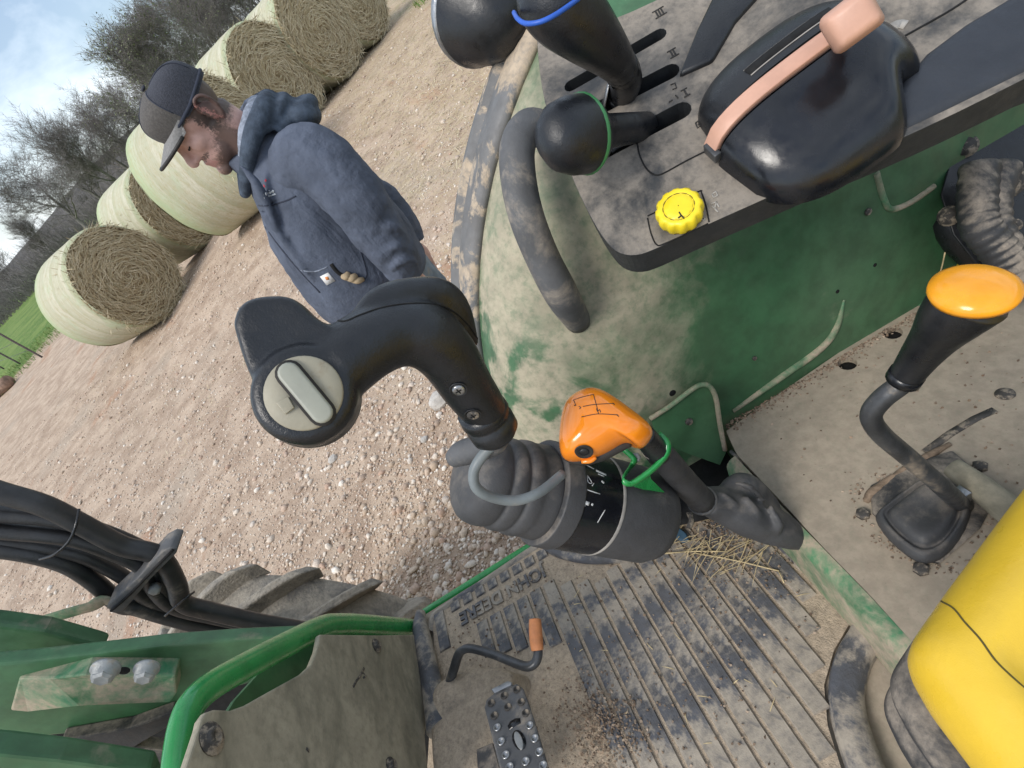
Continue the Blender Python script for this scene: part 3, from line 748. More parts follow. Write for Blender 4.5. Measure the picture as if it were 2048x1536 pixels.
    # arms and hands
    def arm(pts, fdir, s):
        m.add(tube(pts, [.06, .048, .042, .030, .026], 14))
        wv = pts[-1]; dn = (pts[-1]-pts[-2]).normalized(); side = dn.cross(V((1, 0, 0))).normalized()*s
        pal = V((-1, 0, 0))*0+side.cross(dn).normalized()
        c = wv+dn*.05; m.add(ellipsoid(c, (dn, side, pal), (.055, .042, .016), 14, 10))
        for k, (o_, L_) in enumerate(((-.030, .068), (-.010, .080), (.011, .074), (.030, .058))):
            b0 = wv+dn*.088+side*o_; cu = pal*.5
            m.add(tube([b0-dn*.02, b0+dn*L_*.4+cu*.010, b0+dn*L_*.72+cu*.036, b0+dn*L_*.85+cu*.07], [.0095, .0092, .0085, .0072], 8))
        tb = wv+dn*.025-side*.034
        m.add(tube([tb, tb+dn*.03-side*.020+pal*.012, tb+dn*.062-side*.022+pal*.022], [.0125, .011, .0085], 8))
    la = [WX(628, 318, 1.49), WX(700, 385, 1.42), WX(756, 462, 1.41), WX(798, 520, 1.42), WX(815, 548, 1.435)]
    ra = [V((PX+.19, -.02, 1.38)), V((PX+.23, -.08, 1.22)), V((PX+.235, -.12, 1.10)), V((PX+.22, -.115, 1.0)), V((PX+.21, -.10, .945))]
    arm(la, None, 1); arm(ra, None, 1)
    for s in (-1, 1):
        m.add(tube([V((PX+.09*s, .04, .95)), V((PX+.10*s, .05, .5)), V((PX+.11*s, .02, .10))], [.085, .06, .042], 14))
        m.add(tube([V((PX+.11*s, .0, .06)), V((PX+.12*s, .10, .045)), V((PX+.12*s, .18, .035))], [.042, .038, .028], 12))
    body = build('body', m, 'face_skin', root, remesh=.0040, smoothit=4, origin=O)
    for s in (-1, 1):
        build('eyebrow', tube([P(.099, .012*s, .030), P(.097, .030*s, .034), P(.086, .046*s, .028)], [.003, .004, .002], 8), 'hair', root)
        build('eyelash', tube([P(.0945, .018*s, -.0030), P(.0975, .031*s, -.0050), P(.0915, .045*s, -.0025)], [.0016, .0024, .0016], 6), 'hair', root)
    # cap
    cz = .030
    prof = [(1.0, 0), (1.0, .022), (.975, .040), (.90, .056), (.72, .070), (.45, .0775), (.15, .0805), (.01, .081)]
    def crown(sel, name, mat):
        n = 40; v = []; f = []
        for q, h in prof:
            for j in range(n):
                a = 2*pi*j/n; fr = .012*max(0, cos(a))*(h/.11)
                v.append(P(.010+(.096*q)*cos(a)+fr, .081*q*sin(a), cz+h-.014*(1-max(0, cos(a)))*(1 if h < .03 else .4)))
        for i in range(len(prof)-1):
            for j in range(n):
                a = 2*pi*(j+.5)/n; a = a if a < pi else 2*pi-a
                if (a < 1.25) == sel: f.append((i*n+j, i*n+(j+1) % n, (i+1)*n+(j+1) % n, (i+1)*n+j))
        return build(name, (v, f), mat, cap, sub=1) if not sel else v and build(name, (v, f), mat, cap, sub=1)
    cap = build('cap', tube([P(.010+.097*cos(q), .082*sin(q), cz+.006-.012*(1-max(0, cos(q)))) for q in [2*pi*k/24 for k in range(25)]], .004, 8, 1), 'hoodie_seam', root)
    crown(True, 'cap_front', 'cap_front'); crown(False, 'cap_mesh', 'cap_mesh')
    build('button', ellipsoid(P(.012, 0, cz+.083), ax, (.008, .008, .004), 10, 6), 'cap_mesh', cap)
    for q in (-1.25, 1.25, 0, 2.6, -2.6):
        build('seam', tube([P(.010+.0945*k*cos(q)+.012*max(0, cos(q))*(h/.11), .0800*k*sin(q), cz+h-.0005-.005*(1-max(0, cos(q)))) for k, h in prof[1:-1]], .0014, 6, 2), 'hoodie_seam', cap)
    v = []; f = []; nn = 17; rows = 7
    for top in (0, 1):
        for i in range(rows):
            t = i/(rows-1)
            for j in range(nn):
                a = -1.18+2.36*j/(nn-1); rx = .096+.058*t*cos(a*.62)**.7
                v.append(P(.012+rx*cos(a), (.083-.006*t)*sin(a), cz+.009-.008*t-.020*(sin(a)**2)*(.4+.6*t)+(.0045 if top else 0)))
    m_ = rows*nn
    for i in range(rows-1):
        for j in range(nn-1):
            q = (i*nn+j, i*nn+j+1, (i+1)*nn+j+1, (i+1)*nn+j); f.append(q[::-1]); f.append(tuple(k+m_ for k in q))
    for j in range(nn-1): q = (rows-1)*nn+j; f.append((q, q+1, q+1+m_, q+m_))
    for i in range(rows-1):
        for j in (0, nn-1): q = i*nn+j; f.append((q, q+nn, q+nn+m_, q+m_))
    build('brim', (v, f), 'cap_brim', cap)
    build('brim_edge', tube([P(.012+(.096+.058*cos(a*.62)**.7)*cos(a), .077*sin(a), cz+.003-.020*sin(a)**2) for a in [-1.1+2.2*k/16 for k in range(17)]], .0042, 8, 1), 'mark_black', cap)
    # hooded jacket
    h = MB(); rings = [(1.515, .040, .078, .085), (1.47, .012, .105, .125), (1.43, 0, .130, .185), (1.38, .005, .150, .205), (1.30, .030, .176, .212), (1.20, .052, .188, .208), (1.10, .066, .194, .205), (1.05, .072, .188, .20), (1.01, .066, .172, .193), (.995, .062, .158, .185)]
    Q = cr([(z, c, d, q) for z, c, d, q in rings], 4); v = []; f = []; n = 40
    for z, c, d, q in Q:
        for j in range(n):
            a = 2*pi*j/n; sx = abs(cos(a))**.85*(1 if cos(a) > 0 else -1); sy = abs(sin(a))**.85*(1 if sin(a) > 0 else -1)
            v.append(V((PX+q*sx, c+d*sy, z)))
    for i in range(len(Q)-1):
        for j in range(n): f.append((i*n+j, i*n+(j+1) % n, (i+1)*n+(j+1) % n, (i+1)*n+j))
    f += [tuple(range(n-1, -1, -1)), tuple((len(Q)-1)*n+j for j in range(n))]
    h.add((v, f))
    sl = MB().add(tube([V((PX-.12, .0, 1.405))]+la, [.080, .082, .074, .068, .056, .048], 20, 7)); sr = MB().add(tube([V((PX+.12, .0, 1.405))]+ra, [.080, .080, .072, .066, .058, .050], 20, 7))
    # folds in sleeve and body
    rf = random.Random(3)
    def fold(pts, r, to=None): (to or h).add(tube(pts, [r*.4]+[r]*(len(pts)-2)+[r*.4], 8, 5))
    for (a, b, c), r in ((((735, 470), (775, 452), (812, 470)), .016), (((762, 515), (790, 490), (828, 505)), .015), (((700, 455), (742, 420), (790, 425)), .012), (((778, 540), (805, 520), (838, 528)), .013)):
        fold([WX(*a, 1.375), WX(*b, 1.352), WX(*c, 1.375)], r, sl)
    for (a, b, c), r in ((((520, 420), (575, 490), (625, 560)), .012), (((545, 410), (600, 480), (648, 545)), .010), (((480, 330), (520, 380), (560, 470)), .012), (((590, 420), (632, 470), (668, 525)), .010)):
        fold([WX(*a, 1.515), WX(*b, 1.50), WX(*c, 1.50)], r)
    hood = build('hooded_jacket', h, 'hoodie', root, remesh=.006, smoothit=4, disp=(.012, .07))
    for q_ in (sl, sr): build('sleeve', q_, 'hoodie', hood, remesh=.005, smoothit=4, disp=(.014, .05))
    bl = [V((PX, -.075, 1.545)), V((PX-.085, -.045, 1.545)), V((PX-.118, .02, 1.525)), V((PX-.09, .085, 1.485)), V((PX-.03, .135, 1.445)), V((PX+.03, .135, 1.445)), V((PX+.09, .085, 1.485)), V((PX+.118, .02, 1.525)), V((PX+.085, -.045, 1.545)), V((PX, -.075, 1.545))]
    hd = MB(); hd.add(tube(bl, [.026, .026, .023, .019, .015, .015, .019, .023, .026, .026], 14, 6))
    hd.add(ellipsoid(V((PX, -.098, 1.482)), (V((1, 0, 0)), V((0, .80, .60)), V((0, -.60, .80))), (.120, .062, .040), 24, 14))
    hd.add(tube([V((PX-.112, -.03, 1.495)), V((PX-.075, -.118, 1.490)), V((PX, -.150, 1.480)), V((PX+.075, -.118, 1.490)), V((PX+.112, -.03, 1.495))], [.010, .017, .019, .017, .010], 12, 6))
    hd.add(tube([V((PX-.115, -.01, 1.51)), V((PX-.08, -.085, 1.525)), V((PX, -.105, 1.525)), V((PX+.08, -.085, 1.525)), V((PX+.115, -.01, 1.51))], [.008, .014, .016, .014, .008], 12, 6))
    build('hood', hd, 'hood_lining', hood, remesh=.005, smoothit=6, disp=(.004, .05))
    cl = [p+(V((PX, .03, p.z))-p)*.26+V((0, 0, .012)) for p in bl]
    build('collar', tube(cl, .019, 10, 5), 'collar_grey', hood, disp=(.008, .02))
    ht = bvh(hood)
    def dec(name, pix, wd, mat, th=.0012, k=5, par=hood):
        q = line_on(ht, pix, wd, th, k)
        if q: return build(name, q, mat, par)
    dec('zip', [(468, 375), (482, 385), (492, 405), (503, 428)], .006, 'brass')
    dec('zip_flap', [(515, 432), (555, 488), (602, 545), (640, 585)], .005, 'hoodie_seam')
    dec('shoulder_seam', [(530, 268), (550, 262), (575, 258)], .003, 'hoodie_seam')
    dec('chest_seam', [(506, 410), (535, 411), (570, 402), (592, 392)], .0035, 'hoodie_seam')
    dec('pocket_seam', [(602, 541), (630, 543), (655, 534)], .0035, 'collar_grey', .0008)
    dec('pocket_opening', [(662, 528), (676, 545), (700, 558), (728, 560)], .010, 'void')
    dec('pocket_seam', [(728, 562), (733, 545), (720, 500), (708, 470)], .003, 'hoodie_seam')
    for a, b in (((527, 390), (548, 382)), ((528, 396), (551, 388)), ((531, 385), (533, 391)), ((538, 381), (541, 388)), ((545, 380), (547, 386))):
        dec('chest_print', [a, b], .004, 'mark_white', .0006, 2)
    dec('chest_print', [(530, 360), (533, 362)], .006, 'logo_red', .0006, 2)
    dec('chest_print', [(527, 370), (530, 374)], .004, 'logo_red', .0006, 2)
    pt = dec('patch', [(648, 549), (662, 566)], .027, 'patch_white', .0012, 2)
    dec('patch_mark', [(653, 553), (656, 559)], .009, 'patch_orange', .0022, 2)
    # jeans and boots
    j = MB(); j.add(tube([V((PX, .045, 1.06)), V((PX, .045, .95)), V((PX, .045, .86))], [.15, .155, .15], 24, 4, ell=(.9, 1.12), side=V((0, 1, 0))))
    for s in (-1, 1): j.add(tube([V((PX+.08*s, .04, .90)), V((PX+.09*s, .05, .70)), V((PX+.10*s, .055, .48)), V((PX+.11*s, .02, .25)), V((PX+.11*s, .01, .06))], [.105, .095, .078, .074, .078], 18, 6))
    build('jeans', j, 'jeans', root, remesh=.008, smoothit=3, disp=(.02, .05))
    for s in (-1, 1):
        b = MB(); b.add(tube([V((PX+.11*s, -.01, .16)), V((PX+.11*s, -.012, .06))], [.056, .058], 14, 2)); b.add(tube([V((PX+.11*s, -.05, .05)), V((PX+.115*s, .05, .055)), V((PX+.12*s, .15, .045)), V((PX+.12*s, .20, .035))], [.045, .05, .046, .026], 14, 4))
        bo = build('boot', b, 'boot_leather', root, remesh=.007, smoothit=3)
        build('sole', prism([V((PX+.115*s+.05*cos(q)+(.005*s if sin(q) > 0 else 0), .07+.155*sin(q), .024)) for q in [2*pi*k/20 for k in range(20)]], V((0, 0, 1)), .024), 'mark_black', bo)
    return root, ht
man, man_t = person()
g0 = on(man_t, 702, 553)[0]
gl = empty('work_gloves', g0, 'tan work gloves poking out of the jacket pocket', 'gloves')
for k, (a, b, r) in enumerate((((685, 552), (697, 545), .010), ((696, 556), (712, 550), .011), ((704, 560), (726, 557), .009))):
    pa, pb = on(man_t, *a), on(man_t, *b); build('finger', tube([pa[0]+pa[1]*.004, (pa[0]+pb[0])/2+pa[1]*.012, pb[0]+pb[1]*.004], [r*.7, r, r*.7], 8, 4), 'glove_tan', gl)

# ================================================================== THE TRACTOR (T(x, y, z): right, forward, up from the operator's eye)
random.seed(21)
trac = empty('tractor', (.3, 0, 0), 'dusty green tractor operator station with yellow seat, levers and joystick', 'tractor')
TA = (TX, TY, TZ)
# ---- rear fender: shell swept round the rear wheel
FC = (-.71, -.735)
def fpt(x, r, a): return T(x, FC[0]+r*cos(a), FC[1]+r*sin(a))
def sweep(prof, a0, a1, n, closed=False):
    v = []; f = []; m = len(prof)
    for i in range(n+1):
        a = a0+(a1-a0)*i/n
        for x, r in prof: v.append(fpt(x, r, a))
    for i in range(n):
        for j in range(m if closed else m-1): f.append((i*m+j, i*m+(j+1) % m, (i+1)*m+(j+1) % m, (i+1)*m+j))
    return v, f
wall = [(.700, .005), (.700, .20), (.700, .40), (.700, .52), (.703, .60), (.713, .66), (.735, .715), (.770, .755), (.815, .778), (.87, .787)]
v, f = sweep(wall, R(-40), R(150), 60); v2, f2 = sweep([(x+.006, r-.006) for x, r in wall], R(-40), R(150), 60)
fender = build('fender', MB().add((v, f)).add((v2, f2)), 'green_fender', trac)
lipp = [(.855, .777), (.855, .797), (.872, .806), (.912, .808), (.922, .799), (.932, .799), (.937, .814), (.952, .815), (.960, .806), (.960, .768), (.948, .766), (.946, .786)]
build('rubber_lip', sweep(lipp, R(-38), R(64), 50, True), 'lip_rubber', fender, angle=40)
ft = bvh(fender)
def fdec(name, pix, wd, mat, th=.001, k=4, par=fender):
    q = line_on(ft, pix, wd, th, k)
    return build(name, q, mat, par) if q else None
# pressed ridge along the bottom of the inner wall, holes and bolt heads
h0 = [on(ft, *p) for p in ((1466, 822), (1560, 755), (1640, 697), (1672, 655), (1688, 600))]
h0 = [a for a in h0 if a]
build('pressed_ridge', tube([a[0] for a in h0], [.004, .007, .007, .006, .002], 8, 5), 'green_dusty', fender)
h0 = [on(ft, *p) for p in ((1752, 345), (1766, 395), (1782, 418), (1820, 405), (1868, 372))]
h0 = [a for a in h0 if a]
if len(h0) > 2: build('pressed_ridge', tube([a[0] for a in h0], .005, 8, 5), 'green_dusty', fender)
def disc_on(tree, px, py, r, mat, name, par, hgt=.0015, n=16, e=1.):
    h = on(tree, px, py)
    if not h: return
    return build(name, lathe([(r, -.001), (r, hgt), (r*.85, hgt*1.2)], h[0], h[1], n), mat, par)
for p, r in (((1675, 583), .0035), ((1750, 530), .0035), ((1345, 786), .006)): disc_on(ft, *p, r, 'void', 'hole', fender, .0004)
for p, r in (((1508, 716), .004), ((1735, 423), .006)): disc_on(ft, *p, r, 'bolt_dusty', 'bolt', fender, .003, 6)

# ---- right-hand console on the fender
CP = Plane(T(.54, -.165, -.265), T(.42, -.46, -.275), T(.80, -.244, -.088)); CN = CP.n
def cpoly(pix, h=0., k=4):
    return [CP(q[0], q[1], h) for q in cr(pix, k)]
top = [(1110, -160), (1082, -40), (1075, 40), (1076, 110), (1090, 205), (1118, 285), (1150, 368), (1185, 440), (1215, 486), (1240, 506), (1272, 510), (1310, 498), (1400, 456), (1500, 411), (1600, 366), (1700, 322), (1800, 278), (1920, 222), (2060, 152), (2180, 90), (2260, -60), (2000, -260), (1600, -330), (1300, -300)]
out = [V(CP(*p)) for p in top]
slots = [((1142, 171), (1318, 69), .0086), ((1202, 214), (1340, 143), .0105), ((1206, 303), (1362, 221), .0112), ((1240, 262), (1285, 238), .003)][:3]
holes = [stadium(CP(*a), CP(*b), CN, w_) for a, b, w_ in slots]
console = build('console', prism_holes([V(CP(q[0], q[1])) for q in cr(top+top[:1], 3)[:-1]], holes, CN, .040, .03), 'console_top', trac, smooth=False, bevel=.010, seg=4)
build('console_underside', prism([CP(p[0], p[1], -.034) + (CP(1500, 100, -.034)-CP(p[0], p[1], -.034))*.16 for p in top], CN, .03), 'black_plastic', console, bevel=.004)
for (a, b, w_) in slots:
    build('slot_well', prism([p-CN*.029 for p in stadium(CP(*a), CP(*b), CN, w_+.001)], CN, .004), 'void', console)
ct_plane = lambda px, py, h=0.: CP(px, py, h)
def cline(name, pix, wd, mat, h=.0004, k=4, par=None):
    P = [CP(q[0], q[1], h) for q in cr(pix, k)] if k > 1 else [CP(p[0], p[1], h) for p in pix]
    return build(name, ribbon(P, [CN]*len(P), wd, .0004), mat, par or console)
cline('panel_gap', [(1274, 286), (1280, 312), (1292, 336), (1308, 349), (1326, 347), (1372, 322), (1428, 294)], .0017, 'void')
cline('panel_gap', [(1295, 436), (1302, 467), (1313, 489), (1330, 487), (1400, 455), (1416, 447)], .0014, 'void')
cline('panel_gap', [(1295, 432), (1320, 420), (1395, 384), (1403, 386), (1412, 412), (1418, 444)], .0014, 'void')
cline('panel_gap', [(1752, 97), (1790, 82), (1840, 55), (1905, 18), (1960, -20)], .002, 'void')
# printed symbols: roman numerals and small pictograms
def numeral(px, py, n):
    dx, dy = .866, -.5          # direction of the slots in the picture
    for k in range(n):
        o_ = (k-(n-1)/2)*6; a = (px+dx*o_-.5*7, py+dy*o_-.866*7); b = (px+dx*o_+.5*7, py+dy*o_+.866*7)
        cline('numeral', [a, b], .0018, 'mark_black', .0004, 1)
    for s in (-1, 1):
        e = 4+3*n; c = (px+s*.5*7, py+s*.866*7); cline('numeral', [(c[0]-dx*e, c[1]-dy*e), (c[0]+dx*e, c[1]+dy*e)], .0013, 'mark_black', .0005, 1)
numeral(1319, 25, 3); numeral(1346, 106, 2); numeral(1371, 185, 1)
for pix in ([(1341, 170), (1350, 166), (1353, 176), (1345, 179)], [(1351, 190), (1356, 196)], [(1338, 204), (1345, 200)], [(1391, 246), (1399, 240), (1405, 243), (1404, 250), (1395, 256), (1391, 246)], [(1396, 250), (1401, 247)]):
    cline('pictogram', pix, .0014, 'mark_black', .0004, 1)
for pix in ([(1424, 388), (1432, 383), (1435, 391), (1427, 395), (1424, 388)], [(1422, 408), (1432, 404), (1438, 414)], [(1424, 412), (1436, 424)], [(1429, 418), (1433, 403)], [(1406, 434), (1410, 438), (1406, 441), (1403, 437), (1406, 434)]):
    cline('pictogram', pix, .0015, 'mark_grey', .0004, 1)
# yellow power take-off knob with a notched rim
c0 = CP(1361, 432, 0); kn = []; n = 60
prof = [(.0215, .0), (.0235, .003), (.0245, .010), (.0235, .016), (.0205, .0185), (.0165, .0188), (.0160, .0176), (.0145, .0176), (.0138, .0190), (.008, .0195), (.0006, .0196)]
a0, b0, _ = frame(CN); v = []; f = []
for r, hh in prof:
    for j in range(n):
        q = 2*pi*j/n; rr = r*(1-(.075 if (j % 5 < 2 and .001 < hh < .018) else 0)); v.append(c0+CN*hh+a0*(rr*cos(q))+b0*(rr*sin(q)))
for i in range(len(prof)-1):
    for j in range(n): f.append((i*n+j, i*n+(j+1) % n, (i+1)*n+(j+1) % n, (i+1)*n+j))
f.append(tuple(range(n-1, -1, -1)))
knob = build('pto_knob', (v, f), 'yellow_knob', trac, angle=35)
build('groove', lathe([(.0152, .0178), (.0156, .0184), (.0162, .0178)], c0, CN, 40, start=False, end=False), 'crack', knob)
for a, b in (((1358, 424), (1363, 432)), ((1356, 436), (1363, 431)), ((1363, 431), (1368, 437))):
    build('symbol', ribbon([CP(*a, .0198), CP(*b, .0198)], [CN, CN], .0012, .0004), 'mark_black', knob)
# two remote valve levers
def cpix(px, py, d): return U(px, py, d)
bl_side = (ray(1190, 60).cross(CY)).normalized()
lv = MB().add(tube([cpix(1085, -62, .50), cpix(1098, -25, .505), cpix(1122, 12, .51), cpix(1170, 60, .53), cpix(1218, 108, .565), cpix(1244, 140, .60)], [.021, .0335, .035, .030, .0225, .0175], 22, 7))
lev = build('control_lever', lv, 'grip_plastic', trac, label='tall black lever grip with a blue stripe')
build('stripe', tube([cpix(1028, 25, .508)]+[cpix(p[0], p[1], p[2]) for p in ((1036, 38, .492), (1052, 47, .482), (1080, 44, .474), (1110, 30, .472), (1140, 10, .476), (1165, -8, .486))], .0022, 8, 5), 'stripe_blue', lev)
build('stem', tube([cpix(1243, 138, .60), cpix(1252, 160, .62), cpix(1243, 190, .655), CP(1226, 207, -.01)], [.0185, .018, .0165, .015], 16, 5), 'black_plastic', lev)
build('collar', tube([cpix(1238, 131, .592), cpix(1246, 144, .606)], .0192, 18, 2), 'black_plastic', lev)
build('blade', prism([CP(1221, 146, .03), CP(1221, 146, .0), CP(1200, 216, -.01), CP(1207, 216, .012)], (CP(1221, 146)-CP(1280, 120)).normalized(), .002), 'steel', lev)
b_, t_ = CP(1296, 252, -.006), U(1093, 279, .535); axl = (t_-b_).normalized(); Ln = (t_-b_).length
prof = [(.0145, 0), (.0155, Ln*.20), (.0165, Ln*.42), (.020, Ln*.52), (.031, Ln*.60), (.0352, Ln*.66), (.0362, Ln*.69), (.0350, Ln*.80), (.0300, Ln*.91), (.0200, Ln*.985), (.008, Ln*1.012), (.0005, Ln*1.016)]
cup = (CN.cross(axl)).normalized()
lev2 = build('control_lever', lathe(prof, b_, axl, 28, a=CY, ea=1.08, eb=.92), 'grip_plastic', trac, label='short mushroom-shaped black lever grip with a green stripe')
build('stripe', lathe([(.0358, Ln*.655), (.0374, Ln*.675), (.0358, Ln*.695)], b_, axl, 28, a=CY, ea=1.08, eb=.92, start=False, end=False), 'stripe_green', lev2)
build('blade', prism([CP(1262, 250, .012), CP(1284, 262, .004), CP(1225, 305, -.01), CP(1212, 300, -.008)], CN, .002), 'steel', lev2)
# ---- hand throttle: two humps with the lever running between them
e1 = (CP(1690, 88)-CP(1450, 268)).normalized(); e2 = CN.cross(e1).normalized()
if e2.dot(CP(1600, 350)-CP(1570, 180)) < 0: e2 = -e2
O1 = CP(1584, 196, 0); A1 = .098
def hump(o, a1, a2, a3, p=2.6, n1=30, n2=16, cut=0., sk=0., scoop=0.):
    v = []; f = []
    for i in range(n1+1):
        u = -1+2*i/n1; hx = max(0, 1-abs(u)**p)**(1/p)
        for j in range(n2+1):
            q = pi*j/n2*.5; w2 = sin(q)*hx; w3 = cos(q)*hx
            dent = 1-scoop*math.exp(-((u-.72)/.22)**2)*sin(q)
            v.append(o+e1*(a1*u+sk*w2)+e2*(a2*w2*dent)+CN*(a3*w3**.9-.006))
    m = n2+1
    for i in range(n1):
        for j in range(n2): f.append((i*m+j, i*m+j+1, (i+1)*m+j+1, (i+1)*m+j))
    return v, f
th = build('throttle_housing', hump(O1+e2*.013, A1, .100, .052, 3.0, 34, 18, scoop=.42), 'gloss_black', trac)
v, f = hump(O1-e2*.016+e1*.010, A1*.98, -.064, .048, 2.6, 34, 16)
build('ridge', (v, f), 'black_plastic', th)
v, f = hump(O1+e2*.0135, A1*.98, -.030, .041, 3.0, 30, 8)
build('lever_track', (v, f), 'void', th)
# the slit beside the track
def arc(u, off, lift): return O1+e1*(A1*u)+e2*off+CN*(.050*max(0, 1-abs(u)**3)**(1/3)-.006+lift)
def arcr(u, off, lift):
    hx = max(1e-3, 1-abs(u)**2.6)**(1/2.6); sq = min(1, (-off-.016)/.064/hx)
    return O1+e1*(A1*.98*u+.010)+e2*off+CN*(.048*(hx*sqrt(1-sq*sq))**.9-.006+lift)
build('slit', ribbon([arcr(-.42+k*.11, -.030, .0002) for k in range(10)], [CN]*10, .010, .0006), 'void', th)
for o_ in (-.0245, -.0355): build('slit_edge', tube([arcr(-.42+k*.11, o_, .0003) for k in range(10)], .0007, 6, 2), 'mark_grey', th)
P = [arc(-.985+k*.096, .000, .0015) for k in range(17)]
thr = build('throttle_lever', ribbon(P, [(CN*1.0+e1*(.6*(-.985+k*.096))).normalized() for k in range(17)], .0175, .004), 'orange_faded', trac, bevel=.001)
kc = U(1700, 44, (arc(.55, 0, .05)-CAM).dot(FWD)-.012); kz = (kc-arc(.50, 0, .002)).normalized()
kx = (e1-kz*kz.dot(e1)).normalized(); ky = kz.cross(kx)
build('neck', tube([arc(.48, .0, .003), arc(.55, .0, .010)*.6+kc*.4, kc-kz*.012], [.009, .0085, .011], 12, 4, ell=(1.2, .8)), 'orange_faded', thr)
q = [kc+kx*(a*.0185*s)+ky*(b*.0165*s)+kz*h for s, h in ((.72, -.022), (1.0, -.012), (1.05, .010), (.80, .022)) for a, b in ((-1, -1), (1, -1), (1, 1), (-1, 1))]
fq = [(3, 2, 1, 0), (12, 13, 14, 15)]+[(i*4+j, i*4+(j+1) % 4, (i+1)*4+(j+1) % 4, (i+1)*4+j) for i in range(3) for j in range(4)]
build('knob', (q, fq), 'orange_faded', thr, bevel=.005, seg=3)
build('throttle_stop', box(arc(-.99, .004, .004), (e1, e2, CN), (.004, .010, .006)), 'steel_dark', th, bevel=.001)
# padded armrest behind the throttle
ar = [CP(*p, .004) for p in ((1738, 296), (1760, 225), (1800, 160), (1850, 100), (1930, 40), (2030, -20), (2200, -90), (2240, 60), (2080, 130), (1900, 218))]
build('armrest', prism(ar, CN, .030), 'armrest', console, bevel=.012, seg=4)
cline('scuff', [(1783, 55), (1798, 48), (1812, 50)], .010, 'mark_grey')
# panel left of the ridge
build('ridge_panel', prism([CP(*p, .006) for p in ((1357, 148), (1392, 60), (1440, -40), (1500, -90), (1560, -60), (1470, 40), (1425, 118))], CN, .012), 'black_plastic', console, bevel=.004)

# ---- work lamp at the top of the fender
lo = U(985, 30, .80); la_ = (U(900, -6, .86)-lo).normalized()
lamp = build('fender_lamp', lathe([(.010, -.062), (.030, -.055), (.050, -.034), (.066, -.004), (.074, .022), (.077, .030), (.077, .036), (.072, .038)], lo, la_, 36), 'black_plastic', trac)
build('lamp_rim', lathe([(.0765, .030), (.0795, .032), (.0795, .040), (.0740, .041)], lo, la_, 36, start=False, end=False), 'steel', lamp)
build('lamp_bracket', tube([lo-la_*.05, U(1030, 60, .80), fpt(.90, .80, R(58))], [.02, .022, .02], 12, 4), 'black_plastic', lamp)

# ---- grab handle
hb = on(ft, 1156, 648)
gh = [CP(1128, 300, -.05), U(1098, 268, .72), U(1060, 254, .70), U(1036, 290, .69), U(1036, 350, .685), U(1052, 430, .69), U(1085, 515, .72), U(1124, 590, .76), hb[0]-hb[1]*.012]
build('grab_handle', tube(gh, [.0225]*7+[.0235, .020], 20, 6), 'rubber_grey', trac)

# ---- loader joystick
def DI(px, d): return px*d/FPX
jm = MB()
sp = [((992, 852), .47, 38), ((965, 815), .455, 52), ((932, 770), .435, 60), ((895, 712), .415, 68), ((850, 672), .40, 76), ((795, 668), .39, 74), ((735, 690), .378, 78), ((672, 735), .368, 82)]
jm.add(tube([U(*p, d+.012) for p, d, w_ in sp], [DI(w_, d) for p, d, w_ in sp], 22, 6, ell=(1., .92)))
hn = (CAM-U(600, 740, .36)).normalized(); hn = (hn+TZ*.25).normalized()
HPL = Plane(U(600, 740, .362), U(600, 740, .362)+hn.orthogonal(), U(600, 740, .362)+hn.cross(hn.orthogonal()))
ol = [(463, 645), (474, 612), (500, 594), (540, 588), (575, 590), (606, 606), (640, 638), (690, 664), (712, 720), (706, 780), (688, 822), (650, 846), (600, 847), (556, 830), (526, 800), (502, 760), (480, 705)]
pl = [HPL(q[0], q[1]) for q in cr(ol+ol[:1], 3)[:-1]]
cc = sum(pl, V((0, 0, 0)))/len(pl)
rgs = []
for s, hh in ((.90, .004), (.97, .000), (1.0, -.006), (1.0, -.016), (.95, -.024), (.80, -.030)): rgs.append([cc+(p-cc)*s+HPL.n*hh for p in pl])
m_ = len(pl); v = [p for r in rgs for p in r]
f = [(i*m_+j, i*m_+(j+1) % m_, (i+1)*m_+(j+1) % m_, (i+1)*m_+j) for i in range(5) for j in range(m_)]+[tuple(range(m_)), tuple(5*m_+j for j in range(m_-1, -1, -1))]
jm.add((v, f))
jm.add(lathe([(.035, -.03), (.0335, .004), (.031, .010), (.027, .012)], HPL(612, 788, 0), HPL.n, 32))
# upper shell, a ledge above the parting line
jm.add(tube([U(705, 640, .385), U(760, 606, .40), U(820, 592, .415), U(880, 592, .43), U(915, 625, .44), U(950, 690, .455)], [.004, .012, .014, .014, .012, .004], 12, 6))
grip = build('joystick', jm, 'grip_plastic', trac, remesh=.0022, smoothit=8, label='black loader joystick grip with a tan rocker switch')
gt = bvh(grip)
def gdec(name, pix, wd, mat, th=.0005, k=5):
    q = line_on(gt, pix, wd, th, k)
    if q: build(name, q, mat, grip)
gdec('parting_line', [(668, 640), (690, 642), (720, 630), (765, 615), (820, 607), (870, 609), (905, 622), (935, 648), (960, 685)], .0011, 'void')
rc = HPL(608, 786, .0130)
build('rocker_disc', lathe([(.0240, -.004), (.0240, .0005), (.0230, .002), (.010, .0005), (.0005, .0005)], rc, HPL.n, 40), 'rocker_tan', grip)
ra_, rb_ = HPL(580, 748, .0135), HPL(645, 826, .0135)
build('rocker_gap', prism([p+HPL.n*.0030 for p in stadium(ra_, rb_, HPL.n, .0086, 8)], HPL.n, .003), 'mark_black', grip)
build('rocker', prism([p+HPL.n*.006 for p in stadium(ra_, rb_, HPL.n, .0068, 8)], HPL.n, .008), 'rocker_bar', grip, bevel=.002, seg=3)
build('rocker_guard', prism([p+HPL.n*.0030 for p in (HPL(553, 806, .0130), HPL(578, 794, .0130), HPL(590, 816, .0130), HPL(572, 830, .0130))], HPL.n, .003), 'rocker_tan', grip, bevel=.0006)
